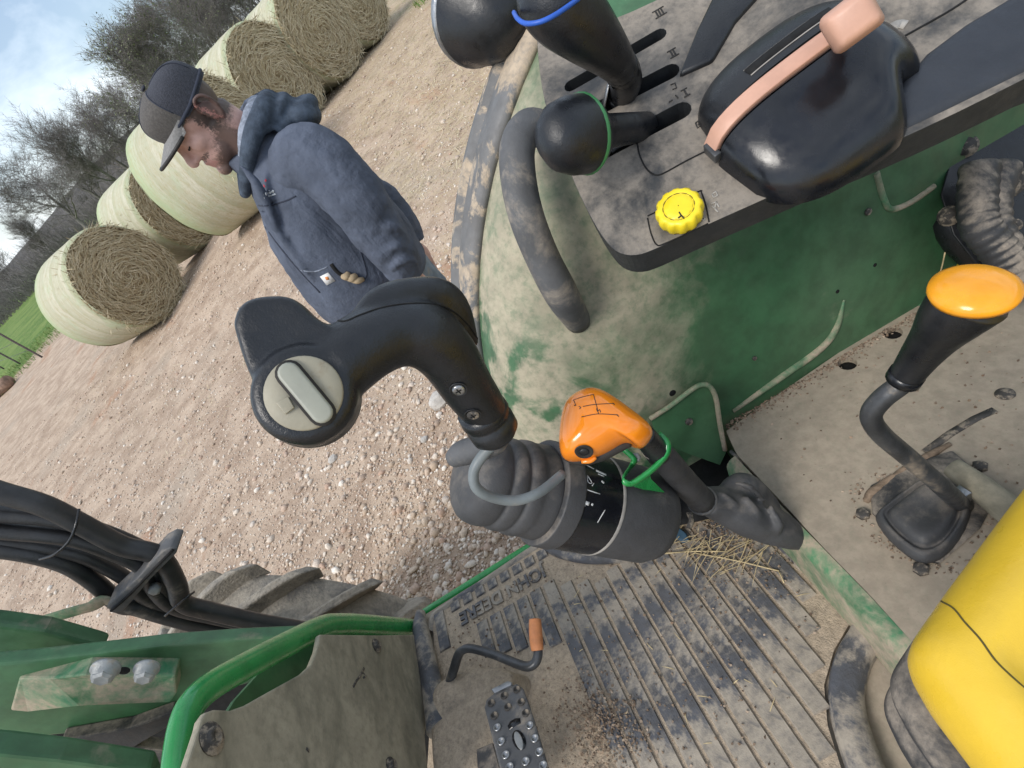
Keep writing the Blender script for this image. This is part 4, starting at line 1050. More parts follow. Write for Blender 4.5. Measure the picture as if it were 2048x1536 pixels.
for p in ((917, 779), (946, 829)):
    h = on(gt, *p)
    build('screw_recess', lathe([(.0072, .0006), (.0066, .0012), (.0058, .0004), (.0005, .0004)], h[0], h[1], 20, start=False), 'black_plastic', grip)
    build('screw', lathe([(.0050, -.001), (.0050, .0012), (.0038, .0020), (.0005, .0021)], h[0], h[1], 16), 'steel' if p[0] < 930 else 'bolt_dusty', grip)
    u_, w_, _ = frame(h[1]); build('screw_slot', box(h[0]+h[1]*.0021, (u_, w_, h[1]), (.0026, .0005, .0003)), 'void', grip); build('screw_slot', box(h[0]+h[1]*.0021, (w_, u_, h[1]), (.0026, .0005, .0003)), 'void', grip)
jb0, jb1 = U(960, 815, .468), U(992, 866, .485); jax = (jb1-jb0).normalized()
build('joystick_collar', lathe([(.0215, 0), (.0225, .010), (.0205, .013), (.0205, .016), (.0222, .018), (.0218, .030), (.017, .036)], jb0, jax, 28), 'black_plastic', grip)
build('pivot_arm', tube([jb1, U(990, 884, .50), U(960, 896, .515), U(925, 906, .53), U(905, 918, .538)], [.0105, .0115, .0125, .0125, .009], 14, 5), 'rubber_grey', grip)
build('cable', tube([U(998, 880, .49), U(968, 908, .495), U(948, 942, .50), U(952, 974, .505), U(982, 994, .515), U(1032, 1001, .525), U(1080, 984, .535), U(1125, 948, .56)], .0050, 12, 7), 'cable_grey', grip)
def mt0(px, py, z): return UT(px, py, z=z)
# ---- joystick valve housing (rubber bellows, label band, round body)
A0, A1 = U(925, 950, .60), U(1345, 1042, .735); hax = (A1-A0).normalized(); HL = (A1-A0).length
def AH(px):
    lo_, hi_ = -.1, HL+.1
    for _ in range(40):
        mid_ = (lo_+hi_)/2; q_ = A0+hax*mid_-CAM; x_ = 1024+FPX*q_.dot(CX)/q_.dot(FWD)
        if x_ < px-42: lo_ = mid_
        else: hi_ = mid_
    return lo_
prof = [(.012, -.004), (.032, .0), (.042, .008), (.0455, .020), (.0455, .034), (.0435, .0365), (.0435, .039), (.0470, .0415), (.0475, .054), (.0455, .0565), (.0455, .059), (.0490, .0615), (.0495, .074), (.0478, .077), (.049, .084), (.0495, AH(1118)), (.0500, AH(1122))]
prof = [(r_*1.12, h_) for r_, h_ in prof]
valve = build('joystick_valve', lathe(prof, A0, hax, 40), 'rubber_soft', trac, sub=1)
build('sleeve', lathe([(.0600, AH(1118)), (.0622, AH(1122)), (.0628, AH(1150)), (.0618, AH(1153))], A0, hax, 40), 'rubber_soft', valve, angle=40)
band = build('label_band', lathe([(.0608, AH(1150)), (.0612, AH(1152)), (.0612, AH(1222)), (.0602, AH(1225))], A0, hax, 48), 'gloss_black', valve, angle=40)
build('body', lathe([(.0598, AH(1220)), (.0608, AH(1228)), (.0608, AH(1322)), (.056, AH(1340)), (.044, AH(1350)), (.0005, AH(1353))], A0, hax, 40), 'rubber_soft', valve)
build('band_edge', lathe([(.0612, AH(1223)), (.0620, AH(1226)), (.0612, AH(1229))], A0, hax, 48, start=False, end=False), 'mark_grey', valve)
bt_ = bvh(band)
def bdec(pix, wd, k=3):
    q = line_on(bt_, pix, wd, .0004, k)
    if q: build('marking', q, 'mark_white', band)
for pix, wd in (([(1162, 925), (1188, 938)], .0010), ([(1160, 975), (1200, 988)], .0010), ([(1140, 1028), (1150, 1022)], .0009), ([(1195, 1045), (1210, 1020)], .0010),
                ([(1192, 941), (1212, 950)], .0022), ([(1196, 948), (1208, 953)], .0010), ([(1203, 962), (1208, 966)], .0022), ([(1175, 951), (1184, 966), (1176, 964), (1175, 951)], .0008), ([(1184, 972), (1188, 966)], .0009),
                ([(1168, 1004), (1178, 1008)], .0040), ([(1163, 1001), (1170, 1012)], .0014), ([(1183, 1008), (1186, 1010)], .0025)): bdec(pix, wd)
build('valve_post', tube([A0+hax*AH(1190), mt0(1205, 1040, -.79), mt0(1205, 1045, -.842)], [.03, .032, .036], 16, 3), 'rubber_dusty', valve)
build('bracket_stay', tube([A0+hax*AH(1300), T(.64, -.10, -.80)], [.02, .024], 10, 2), 'black_plastic', valve)

# ---- gear lever: orange knob with the shift pattern
ko = [(1121, 905), (1119, 880), (1124, 835), (1136, 803), (1158, 786), (1185, 778), (1212, 785), (1245, 806), (1280, 832), (1303, 853), (1305, 872), (1290, 893), (1278, 896), (1262, 886), (1245, 887), (1215, 905), (1180, 919), (1145, 924), (1128, 919)]
kn_ = ((CAM-U(1200, 850, .56)).normalized()*.8+TZ*.35).normalized(); k0 = U(1200, 855, .565)
KPL = Plane(k0, k0+kn_.orthogonal(), k0+kn_.cross(kn_.orthogonal())); kpl = [KPL(q[0], q[1]) for q in cr(ko+ko[:1], 3)[:-1]]
kcen = KPL(1195, 856); krg = []
for s_, hh in ((.55, -.026), (.85, -.020), (.97, -.010), (1.0, 0), (.985, .008), (.93, .0165), (.82, .0245), (.66, .0305), (.45, .0345), (.22, .0365), (.03, .037)): krg.append([kcen+(p-kcen)*s_+kn_*hh for p in kpl])
m_ = len(kpl); kv = [p for r in krg for p in r]; kf = [(i_*m_+j_, i_*m_+(j_+1) % m_, (i_+1)*m_+(j_+1) % m_, (i_+1)*m_+j_) for i_ in range(len(krg)-1) for j_ in range(m_)]+[tuple(range(m_)), tuple((len(krg)-1)*m_+j_ for j_ in range(m_-1, -1, -1))]
gk = build('gear_knob', (kv, kf), 'orange_gloss', trac, remesh=.0015, smoothit=28, label='glossy orange gear lever knob with an engraved shift pattern')
kt = bvh(gk)
def kdec(name, pix, wd, mat, th=.0003, k=4):
    q = line_on(kt, pix, wd, th, k)
    if q: build(name, q, mat, gk)
for pix in ([(1147, 800), (1165, 794), (1187, 789)], [(1187, 789), (1190, 800), (1193, 811)], [(1166, 813), (1190, 809), (1228, 807)], [(1193, 811), (1197, 828)], [(1163, 834), (1195, 828), (1236, 830)], [(1147, 800), (1150, 806)]): kdec('shift_pattern', pix, .0007, 'mark_black')
for pix in ([(1150, 807), (1152, 811), (1148, 811)], [(1158, 813), (1162, 815), (1159, 818)], [(1193, 817), (1195, 823), (1199, 819), (1201, 825)], [(1225, 806), (1229, 810)], [(1232, 829), (1238, 833)]): kdec('letter', pix, .0007, 'mark_black', .0003, 2)
h = on(kt, 1168, 903); build('button_socket', lathe([(.0105, .0002), (.0100, .0012), (.0085, .0006), (.0005, .0002)], h[0], h[1], 24, start=False, ea=1, eb=.85), 'mark_black', gk); build('button', lathe([(.0055, .0), (.0045, .0016), (.0005, .002)], h[0], h[1], 16), 'black_plastic', gk)
build('lower_shell', tube([KPL(1128, 914, -.006), KPL(1160, 921, -.006), KPL(1200, 912, -.006), KPL(1240, 892, -.006), KPL(1262, 888, -.006)], [.003, .0055, .006, .006, .003], 10, 5), 'mark_black', gk)
build('tab', tube([KPL(1163, 924, .004), KPL(1180, 921, .004), KPL(1192, 915, .004)], [.0018, .003, .0018], 8, 4), 'orange_gloss', gk)
build('ferrule', tube([U(1285, 868, .585), U(1302, 888, .60), U(1318, 908, .615)], [.0125, .0135, .0145], 16, 4), 'black_plastic', gk)
build('shaft', tube([U(1306, 893, .605), U(1340, 930, .65), U(1372, 968, .70), U(1405, 1002, .745)], [.0145, .0165, .0175, .018], 16, 4), 'rubber_dusty', gk)
build('shaft_ring', lathe([(.0185, -.002), (.0205, .0), (.0205, .003), (.0185, .004)], U(1403, 1000, .745), (U(1405, 1002, .745)-U(1340, 930, .65)).normalized(), 24, start=False, end=False), 'rubber_grey', gk)
# bent green hook bracket behind the knob
gb = [(1318, 868), (1334, 884), (1334, 905), (1316, 928), (1290, 950), (1262, 967), (1246, 958), (1262, 932), (1268, 918), (1245, 896)]
gp = [U(p[0], p[1], .60+.03*(i > 6)) for i, p in enumerate(gb)]
br = build('lever_bracket', ribbon([V(q) for q in cr(gp, 3)], [(CAM-q).normalized().cross(V((0, 0, 1))).cross((CAM-q)).normalized()*.2+TX*-.98 for q in [V(q) for q in cr(gp, 3)]], .006, .0022), 'green_tube', trac)
br2 = prism([U(1262, 967, .605), U(1300, 945, .605), U(1302, 958, .63), U(1330, 985, .66), U(1296, 982, .66), U(1268, 974, .62)], (CAM-U(1290, 965, .6)).normalized(), .004)
build('bracket_plate', br2, 'green_tube', br, bevel=.001)
build('bracket_bolt', lathe([(.006, 0), (.006, .008), (.004, .010)], U(1272, 915, .64), (CAM-U(1272, 915, .64)).normalized(), 6), 'bolt_grey', br)
# rubber gaiter over the lever slot, clamped by a dark flange
gm = MB(); gpth = [U(1408, 1003, .748), U(1440, 1010, .765), U(1480, 1022, .775), U(1530, 1045, .785), U(1580, 1066, .79), U(1625, 1084, .79)]
gm.add(tube(gpth, [.020, .032, .040, .037, .028, .014], 20, 6, ell=(1, .75)))
gm.add(tube([U(1450, 990, .78), U(1490, 978, .79), U(1540, 1020, .80)], [.016, .024, .018], 14, 5))
for a, b, c, r in (((1445, 985), (1470, 1015), (1465, 1050), .010), ((1490, 990), (1515, 1030), (1512, 1062), .010), ((1540, 1010), (1560, 1050), (1552, 1075), .009), ((1470, 965), (1500, 975), (1530, 1000), .009)):
    gm.add(tube([U(*a, .745), U(*b, .742), U(*c, .755)], [r*.3, r*.6, r*.3], 10, 5))
gaiter = build('gear_gaiter', gm, 'rubber_soft', trac, remesh=.0035, smoothit=5, disp=(.004, .03))
fl = [UT(p[0], p[1], z=-.755) for p in ((1466, 905), (1480, 904), (1560, 990), (1655, 1086), (1650, 1104), (1628, 1098), (1545, 1018), (1475, 945))]
build('flange', prism(fl, TZ, .012), 'rubber_dusty', gaiter, bevel=.003)
build('flange_bead', tube([UT(p[0], p[1], z=-.75) for p in ((1462, 903), (1510, 945), (1560, 993), (1610, 1040), (1652, 1085))], .0035, 8, 4), 'rubber_grey', gaiter)
build('clip', prism([UT(p[0], p[1], z=-.748) for p in ((1612, 1077), (1628, 1072), (1640, 1090), (1624, 1094))], TZ, .004), 'bolt_dusty', gaiter, bevel=.001)
build('cavity_shade', prism([UT(*p, z=-.795) for p in ((1300, 940), (1450, 900), (1490, 955), (1440, 1030), (1350, 1050), (1310, 1010))], TZ, .004), 'void', gaiter)  # flat black sheet, the cavity's darkness put into its colour
# ---- green guard plate between fender and gaiter
gpl = [(1302, 838), (1340, 815), (1385, 780), (1405, 770), (1420, 774), (1432, 795), (1440, 850), (1452, 905), (1440, 930), (1370, 905), (1315, 880)]
GP = Plane(UT(1410, 775, x=.675), UT(1450, 905, x=.665), UT(1302, 838, x=.69))
gplate = build('guard_plate', prism([GP(*p) for p in gpl], GP.n, .004), 'green_paint', trac, smooth=False)
build('rolled_edge', tube([GP(*p, .002) for p in ((1300, 838), (1340, 812), (1385, 778), (1406, 769), (1421, 775), (1432, 798), (1440, 850), (1450, 900))], .0042, 10, 5), 'green_dusty', gplate)
build('rivet', lathe([(.007, 0), (.006, .003), (.0005, .004)], GP(1378, 843, 0), GP.n, 14), 'bolt_dusty', gplate)
# ---- metal deck beside the seat, with holes
DZ = -.74
def dk(px, py, z=DZ): return UT(px, py, z=z)
dpoly = [dk(*p) for p in ((1452, 862), (1560, 786), (1700, 690), (1890, 560), (2060, 440), (2300, 420), (2300, 1400), (1980, 1560), (1830, 1290), (1740, 1190), (1650, 1098), (1560, 1000), (1475, 910))]
dholes = [[dk(px+rx*cos(q), py+ry*sin(q)) for q in [2*pi*k/16 for k in range(16)]] for px, py, rx, ry in ((1785, 665, 21, 13), (1695, 727, 20, 13))]
deck = build('deck', prism_holes(dpoly, dholes, TZ, .012, .012, False), 'deck_paint', trac, smooth=False)
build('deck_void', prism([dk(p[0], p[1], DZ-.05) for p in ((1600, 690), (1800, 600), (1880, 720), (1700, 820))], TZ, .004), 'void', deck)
for hl in dholes:
    hc = sum(hl, V((0, 0, 0)))/len(hl); build('hole_void', prism([hc+(p-hc)*1.25-TZ*.0125 for p in hl], TZ, .002), 'void', deck)
build('plug', lathe([(.012, 0), (.0115, .0015), (.001, .002)], dk(2010, 788), TZ, 20), 'bolt_dusty', deck)
build('groove', ribbon([dk(*p)+TZ*.0006 for p in ((1850, 905), (1900, 868), (1950, 838), (1990, 820))], [TZ]*4, .011, .0005), 'bolt_dusty', deck)
# deck front edge: a rolled green strip above the mat
dfe = [(1470, 912), (1560, 1008), (1650, 1100), (1740, 1192), (1830, 1290), (1900, 1390), (1985, 1560)]
v = []; f = []
P0 = [dk(*p) for p in dfe]
for i, p in enumerate(P0):
    t = (P0[min(i+1, 6)]-P0[max(i-1, 0)]).normalized(); s = t.cross(TZ).normalized()
    if s.dot(CAM-p) < 0: s = -s
    for k in range(6): q = pi/2*k/5; v.append(p+s*(.020*sin(q))-TZ*(.020*(1-cos(q))))
    v.append(p+s*.021-TZ*.09)
for i in range(6):
    for k in range(6): f.append((i*7+k, i*7+k+1, (i+1)*7+k+1, (i+1)*7+k))
build('deck_edge', (v, f), 'green_dusty', deck)

def rings0(R_):
    m = len(R_[0]); v = [p for r in R_ for p in r]; f = [(i*m+j, i*m+(j+1) % m, (i+1)*m+(j+1) % m, (i+1)*m+j) for i in range(len(R_)-1) for j in range(m)]
    f.append(tuple(range(m))); f.append(tuple((len(R_)-1)*m+j for j in range(m-1, -1, -1))); return v, f
# ---- range lever: orange mushroom cap, black sleeve, bent rod
c1 = U(1948, 578, .435); upv = (c1-U(1850, 700, .50)).normalized(); upv = (upv*.55+TZ*.9).normalized()
rl = build('range_lever', tube([U(1800, 770, .545), U(1762, 800, .56), U(1742, 832, .575), U(1762, 868, .59), U(1820, 918, .615), U(1885, 975, .645), dk(1925, 1012, -.735)], [.0105]*6+[.0115], 16, 6), 'steel_dark', trac, label='bent lever rod with a flared black sleeve and orange cap')
slp = [U(1812, 752, .535), U(1838, 715, .515), U(1872, 672, .485), U(1905, 632, .458), c1-upv*.0085]
build('sleeve', tube(slp, [.0145, .0165, .0195, .0245, .0278], 24, 5), 'black_plastic', rl)
build('sleeve_ring', tube([U(1806, 760, .54), U(1815, 747, .533)], .0158, 20, 2), 'gloss_black', rl)
build('cap', lathe([(.0290, -.006), (.0305, -.002), (.0298, .002), (.024, .0062), (.014, .009), (.0005, .0102)], c1, upv, 36), 'orange_cap', rl)
# slot plate and rubber boot of the range lever
sbp = [dk(q[0], q[1], DZ+.024) for q in cr([(1752, 1022), (1800, 985), (1850, 952), (1900, 962), (1936, 1004), (1915, 1060), (1878, 1098), (1835, 1104), (1780, 1062), (1752, 1022)], 3)[:-1]]
sc_ = sum(sbp, V((0, 0, 0)))/len(sbp)
sb = build('slot_boot', rings0([[sc_+(p-sc_)*a_+TZ*h_ for p in sbp] for a_, h_ in ((1.12, -.026), (1.08, -.010), (1.0, -.002), (.92, .001), (.86, -.005), (.80, -.005), (.74, .004), (.60, .008), (.3, .006))]), 'rubber_soft', trac, sub=1)
build('slot_plate', prism([dk(*p)+TZ*.006 for p in ((1740, 975), (1840, 925), (1905, 905), (2000, 985), (1960, 1060), (1880, 1130), (1835, 1125), (1745, 1030))], TZ, .006), 'rubber_dusty', sb, bevel=.003)
for p in ((1726, 1030), (1842, 1140), (1960, 935)): build('bolt', lathe([(.009, 0), (.009, .005), (.006, .007)], dk(*p), TZ, 6), 'bolt_dusty', sb)
build('link_tube', tube([dk(1905, 968)+TZ*.035, dk(1960, 1005)+TZ*.03, dk(2040, 1060)+TZ*.02], [.013, .016, .018], 14, 4), 'panel_dust', sb)
build('mud_bead', tube([dk(*p)+TZ*.002 for p in ((1732, 1005), (1748, 985), (1790, 955), (1850, 918), (1900, 890))], [.004, .007, .005, .006, .003], 8, 5), 'crumb', sb, disp=(.004, .01))
build('clevis', box(dk(1918, 1022)+TZ*.03, (TX, TY, TZ), (.008, .010, .008)), 'steel', sb, bevel=.001)

# ---- floor mat with raised ribs, tread blocks and lettering
MZ = -.83
def mt(px, py, z=MZ): return UT(px, py, z=z)
mp_ = [T(.752, .395, MZ-.012)]
mout = [(866, 1246), (872, 1236), (880, 1226), (980, 1160), (1085, 1090), (1110, 1078), (1220, 1085), (1345, 1055), (1470, 985), (1560, 1082), (1632, 1130), (1702, 1242), (1668, 1300), (1648, 1370), (1655, 1450), (1690, 1560), (1740, 1660), (1300, 1900), (930, 1760), (850, 1600), (858, 1480), (864, 1360), (868, 1290)]
mat_ = build('floor_mat', prism([mt(*p) for p in mout], TZ, .010), 'mat_base', trac, smooth=False)
def xr(y):
    """ends (x outer, x inner) of the rib at y, following the mat's outline"""
    a = .664 if y > .115 else .655 - max(0, (.085-abs(y-.045)))*.55 if y > -.05 else .632+ (y+.05)*.25
    b = .19 if y > -.06 else .20+max(0, -.06-y)*1.45
    if y > .16: b = .545+(y-.16)*.42
    if y > .30: b = .615
    return a, b
def pad(x0, x1, y0, y1, h, name, par, mat, ch=.004):
    q = [T(x0, y0, MZ-.001), T(x1, y0, MZ-.001), T(x1, y1, MZ-.001), T(x0, y1, MZ-.001), T(x0-ch*.4, y0+ch*.4, MZ+h), T(x1+ch*.4, y0+ch*.4, MZ+h), T(x1+ch*.4, y1-ch*.4, MZ+h), T(x0-ch*.4, y1-ch*.4, MZ+h)]
    return build(name, (q, [(4, 5, 6, 7), (0, 1, 5, 4), (1, 2, 6, 5), (2, 3, 7, 6), (3, 0, 4, 7)]), mat, par, smooth=False)
gy = .3195; dy = .0283
for k in range(20):
    y1 = gy-dy*k-.0022; y0 = gy-dy*(k+1)+.0022; a, b = xr((y0+y1)/2)
    if k == 0: continue
    pad(a, b, y0, y1, .0035, 'rib', mat_, 'mat_rib')
for k in range(8):
    y1 = .335-dy*(k+.15)*.98; pad(.738, .716, y1-.0215, y1, .0035, 'tread_block', mat_, 'mat_rib')
pad(.738, .650, .345, .368, .0035, 'tread_block', mat_, 'mat_rib')
cu = bpy.data.curves.new('lettering', 'FONT'); cu.body = 'JOHN DEERE'; cu.size = .0345; cu.extrude = .0022; cu.offset = .0010; cu.space_character = 1.02
to = bpy.data.objects.new('lettering_curve', cu); COL.objects.link(to)
dg = bpy.context.evaluated_depsgraph_get(); tm = bpy.data.meshes.new_from_object(to.evaluated_get(dg)); bpy.data.objects.remove(to)
xs = [v.co.x for v in tm.vertices]; x0, x1 = min(xs), max(xs); sx = .186/(x1-x0)
for v_ in tm.vertices:
    q = T(.7035-v_.co.y*1.08, .130+(v_.co.x-x0)*sx, MZ+.0015+v_.co.z); v_.co = q-WLOC[mat_]
tm.materials.clear(); tm.materials.append(MATS['mat_rib'])
lt = bpy.data.objects.new('lettering', tm); COL.objects.link(lt); lt.parent = mat_
# raised borders of the mat
bd = [(1560, 1085), (1632, 1134), (1690, 1225), (1700, 1250), (1672, 1300), (1655, 1370), (1664, 1450), (1698, 1555), (1740, 1650)]
def strip(name, pix, wi, h, mat, par, sgn=1, z=MZ):
    P = [mt(*p) for p in [tuple(q) for q in cr(pix, 4)]]; v = []; f = []
    for i, p in enumerate(P):
        t = (P[min(i+1, len(P)-1)]-P[max(i-1, 0)]).normalized(); s = t.cross(TZ)*sgn
        v += [p-TZ*.003, p+s*.006+TZ*h, p+s*(wi-.008)+TZ*h, p+s*wi+TZ*(h*.5), p+s*wi-TZ*.01]
    for i in range(len(P)-1):
        for k in range(4): f.append((i*5+k, i*5+k+1, (i+1)*5+k+1, (i+1)*5+k))
    return build(name, (v, f), mat, par)
strip('mat_border', bd, .040, .016, 'mat_rib', mat_, -1)
strip('mat_border', [(866, 1262), (872, 1238), (884, 1226), (980, 1163), (1080, 1096), (1100, 1090)], .014, .006, 'mat_rib', mat_, -1)
rm = [T(.668+.085*cos(q), .048+.085*sin(q), MZ+.004) for q in [-1.2+3.2*k/14 for k in range(15)]]
build('post_rim', tube([mt(*p, MZ+.004) for p in ((1085, 1083), (1110, 1100), (1150, 1112), (1200, 1116), (1260, 1110), (1320, 1088))], [.010, .012, .012, .012, .012, .010], 10, 5), 'mat_rib', mat_)
# moulded hump of the mat under the pedal and the kick wall at the front
hm = MB()
hv = [(852, 1400), (862, 1362), (900, 1340), (960, 1325), (1010, 1330), (1030, 1345), (1000, 1400), (1000, 1480), (1010, 1560), (1030, 1660), (870, 1660), (856, 1520)]
hp = [UT(p[0], p[1], z=-.775) for p in hv]; cc = sum(hp, V((0, 0, 0)))/len(hp)
lay = [[q+(cc-q)*s-TZ*d for q in hp] for s, d in ((-.16, .060), (-.06, .035), (0, .010), (.10, 0))]
m_ = len(hp); v = [q for l_ in lay for q in l_]
f = [(i*m_+j, i*m_+(j+1) % m_, (i+1)*m_+(j+1) % m_, (i+1)*m_+j) for i in range(3) for j in range(m_)]+[tuple(3*m_+j for j in range(m_))]
build('mat_hump', (v, f), 'mat_base', mat_, sub=2)
build('kick_wall', tube([T(.752, .393, MZ+.004), T(.70, .392, MZ+.016), T(.60, .385, MZ+.02), T(.50, .375, MZ+.04)], [.010, .016, .018, .02], 12, 5), 'mat_rib', mat_)
# steel platform below the mat with a green outer edge
pf = [T(x, y, MZ-.0105) for x, y in ((.762, .402), (.772, .10), (.72, .02), (.72, -.30), (-.45, -.30), (-.45, .402))]
platform = build('platform', prism(pf, TZ, .025), 'deck_paint', trac, smooth=False, bevel=.004)
build('edge_strip', tube([T(.764, .402, MZ-.014), T(.769, .25, MZ-.014), T(.773, .10, MZ-.014)], .009, 10, 3), 'green_tube', platform)
# crumbs of dirt and straw on the mat
def crumbs():
    v = []; f = []
    for i in range(2600):
        if i % 3 == 0: x = random.gauss(.40, .035); y = random.gauss(.145, .03)
        elif i % 3 == 1: x = random.gauss(.565, .05); y = random.gauss(-.17, .04)
        else: x = random.uniform(.25, .70); y = random.uniform(-.2, .34)
        if y < -.05-(.66-x)*.0 and x < .235+max(0, .03-y)*.62: continue
        s = random.uniform(.0006, .0022); c = T(x, y, MZ+.004+s*.5); k = len(v)
        a = V((random.gauss(0, 1), random.gauss(0, 1), random.gauss(0, 1))).normalized(); b = a.orthogonal().normalized(); d = a.cross(b)
        v += [c+a*s*1.6, c-a*s, c+b*s, c-b*s*1.3, c+d*s]; f += [(k, k+2, k+4), (k+2, k+1, k+4), (k+1, k+3, k+4), (k+3, k, k+4), (k, k+3, k+2), (k+1, k+2, k+3)]
    o = bpy.data.objects.new('dirt_crumbs', fast_mesh('dirt_crumbs', v, f, 'mat_crumbs')); COL.objects.link(o); o['kind'] = 'stuff'; o['label'] = 'crumbs of dirt strewn over the ribbed floor mat'; o['category'] = 'dirt'
crumbs()
def deck_dirt():
    v = []; f = []
    for i in range(1500):
        if i % 3: 
            u = random.random(); x = .690-abs(random.gauss(0, .010)); y = -.28-.50*u
        elif i % 2: q = random.uniform(0, 6.3); c_ = dk(1838, 1035); c2 = (c_-CAM); x = c2.dot(TX)+.078*cos(q)+random.gauss(0, .006); y = c2.dot(TY)+.06*sin(q)+random.gauss(0, .006)
        else: x = random.uniform(.3, .66); y = random.uniform(-.7, -.3)
        s_ = random.uniform(.0005, .0022); c = T(x, y, DZ+s_*.4); k = len(v)
        a = V((random.gauss(0, 1), random.gauss(0, 1), random.gauss(0, 1))).normalized(); b = a.orthogonal().normalized(); d = a.cross(b)
        v += [c+a*s_*1.6, c-a*s_, c+b*s_, c-b*s_*1.3, c+d*s_]; f += [(k, k+2, k+4), (k+2, k+1, k+4), (k+1, k+3, k+4), (k+3, k, k+4), (k, k+3, k+2), (k+1, k+2, k+3)]
    o = bpy.data.objects.new('deck_dirt', fast_mesh('deck_dirt', v, f, 'mat_crumbs')); COL.objects.link(o); o['kind'] = 'stuff'; o['label'] = 'crumbs of dirt gathered along the fender foot on the deck'; o['category'] = 'dirt'
deck_dirt()
def mat_straw(i):
    if i < 70: p = mt(random.gauss(1455, 55), random.gauss(1085, 22), MZ+.006+random.random()*.012); q = random.uniform(-.9, .5)
    else: p = mt(random.uniform(1050, 1600), random.uniform(1130, 1500), MZ+.005); q = random.uniform(0, 6)
    d = (TX*sin(q)+TY*cos(q)+TZ*random.uniform(-.03, .06)).normalized()
    return p, d, TZ, random.uniform(.012, .075) if i < 70 else random.uniform(.006, .022), .0006
o = bpy.data.objects.new('floor_straw', strands(95, mat_straw, 'straw', 'floor_straw')); COL.objects.link(o); o['kind'] = 'stuff'; o['label'] = 'heap of dry straw bits by the gear lever gaiter'; o['category'] = 'straw'
def stalk(a, b, label, z=MZ+.006, zb=None):
    p, q = mt(*a, z), mt(*b, zb or z); build('straw_stalk', tube([p, (p+q)/2+TZ*.004, q], .0011, 6, 4), 'straw', None, label=label, cat='straw', group='long straw stalks on the floor mat')
stalk((1320, 1108), (1455, 1103), 'long straw stalk lying level below the housing')
stalk((1388, 1106), (1558, 1142), 'longest straw stalk slanting across the mat ribs')
stalk((1558, 1144), (1568, 1166), 'short bent tip of straw right of the longest stalk')
stalk((1410, 1080), (1425, 1106), 'short upright straw stalk in the straw heap')
pk = [UT(1345, 1030, z=-.79), UT(1386, 1058, z=-.79)]
strap = build('toothed_strap', prism([U(p[0], p[1], .86) for p in ((1372, 1025), (1384, 1024), (1388, 1042), (1382, 1056), (1372, 1054), (1378, 1040))], TZ, .003), 'bolt_dusty', None, label='tan toothed strip of plastic beside the straw heap', cat='strap')
rag = build('blue_scrap', prism([mt(*p, MZ+.014) for p in ((1345, 1058), (1358, 1054), (1372, 1066), (1378, 1080), (1362, 1082), (1352, 1074))], TZ, .008), 'scrap_blue', None, label='small blue scrap on the mat behind the housing', cat='scrap', bevel=.002)

# ---- front plate below the dash, green rail
FY = .40
def fp_(px, py, o_=0.): return UT(px, py, y=FY)-TY*o_
fpo = [(640, 1268), (750, 1270), (874, 1268), (880, 1300), (878, 1350), (862, 1400), (850, 1470), (856, 1536), (870, 1640), (330, 1700), (372, 1536), (398, 1456), (402, 1438), (412, 1424), (430, 1418), (462, 1420), (490, 1410), (540, 1382), (605, 1346), (622, 1330), (634, 1300)]
fplate = build('front_plate', prism([fp_(*p) for p in fpo], -TY, .008), 'panel_dust', trac, smooth=False, bevel=.002)
for p, r in (((752, 1292), .0065), ((422, 1478), .0085), ((782, 1534), .007)):
    b = build('bolt', lathe([(r*1.7, .0), (r*1.7, .002), (r*1.05, .0025), (r*1.05, .006), (r*.6, .007), (r*.5, .004), (.0003, .004)], fp_(*p), -TY, 18), 'bolt_dusty', fplate, angle=35)
for pix in ([(728, 1336), (720, 1352), (712, 1362), (706, 1374)], [(726, 1346), (732, 1352), (726, 1356)], [(612, 1497), (618, 1503)]):
    build('scuff', ribbon([fp_(*p, .0004) for p in pix], [-TY]*len(pix), .003, .0004), 'bolt_dusty', fplate)
rail = [UT(874, 1261, y=.425), UT(800, 1255, y=.425), UT(720, 1250, y=.43), UT(672, 1250, y=.43), UT(640, 1256, y=.43), UT(560, 1296, y=.43), UT(470, 1344, y=.43), UT(420, 1374, y=.43), UT(388, 1404, y=.43), UT(370, 1440, y=.43), UT(358, 1500, y=.43), UT(352, 1560, y=.43), UT(340, 1680, y=.43)]
build('guard_rail', tube(rail, [.0170, .0172, .0170, .0168, .0165, .0158, .0148, .0142, .0138, .0135, .013, .0125, .012], 20, 5), 'green_tube', trac)
# inner green cowl between rail and plate
build('cowl', prism([UT(*p, y=.47) for p in ((470, 1400), (560, 1300), (650, 1255), (860, 1262), (860, 1400), (600, 1460), (420, 1480))], -TY, .006), 'green_paint', trac, smooth=False)

# ---- loader frame beam with bolted boss
LX = .62
def lf(px, py, x=LX): return UT(px, py, x=x)
beam = build('loader_beam', prism([lf(*p) for p in ((-120, 1338), (60, 1322), (200, 1306), (330, 1290), (480, 1278), (600, 1272), (660, 1276), (640, 1330), (560, 1350), (440, 1385), (300, 1440), (160, 1466), (0, 1484), (-120, 1494))], -TX, .022), 'green_paint', trac, smooth=False, bevel=.005, seg=3)
bq = [lf(*p) for p in ((22, 1418), (40, 1352), (110, 1334), (186, 1314), (360, 1316), (362, 1352), (350, 1370), (176, 1374), (120, 1396), (60, 1420))]
bt2 = [q+TX*-.028*s for q, s in zip(bq, (.1, .1, .6, 1, 1, 1, 1, 1, .6, .1))]
v = bq+bt2; m_ = len(bq); f = [tuple(m_+j for j in range(m_))]+[(j, (j+1) % m_, m_+(j+1) % m_, m_+j) for j in range(m_)]
boss = build('boss', (v, f), 'green_dusty', beam, bevel=.004, smooth=False)
bx = LX-.028
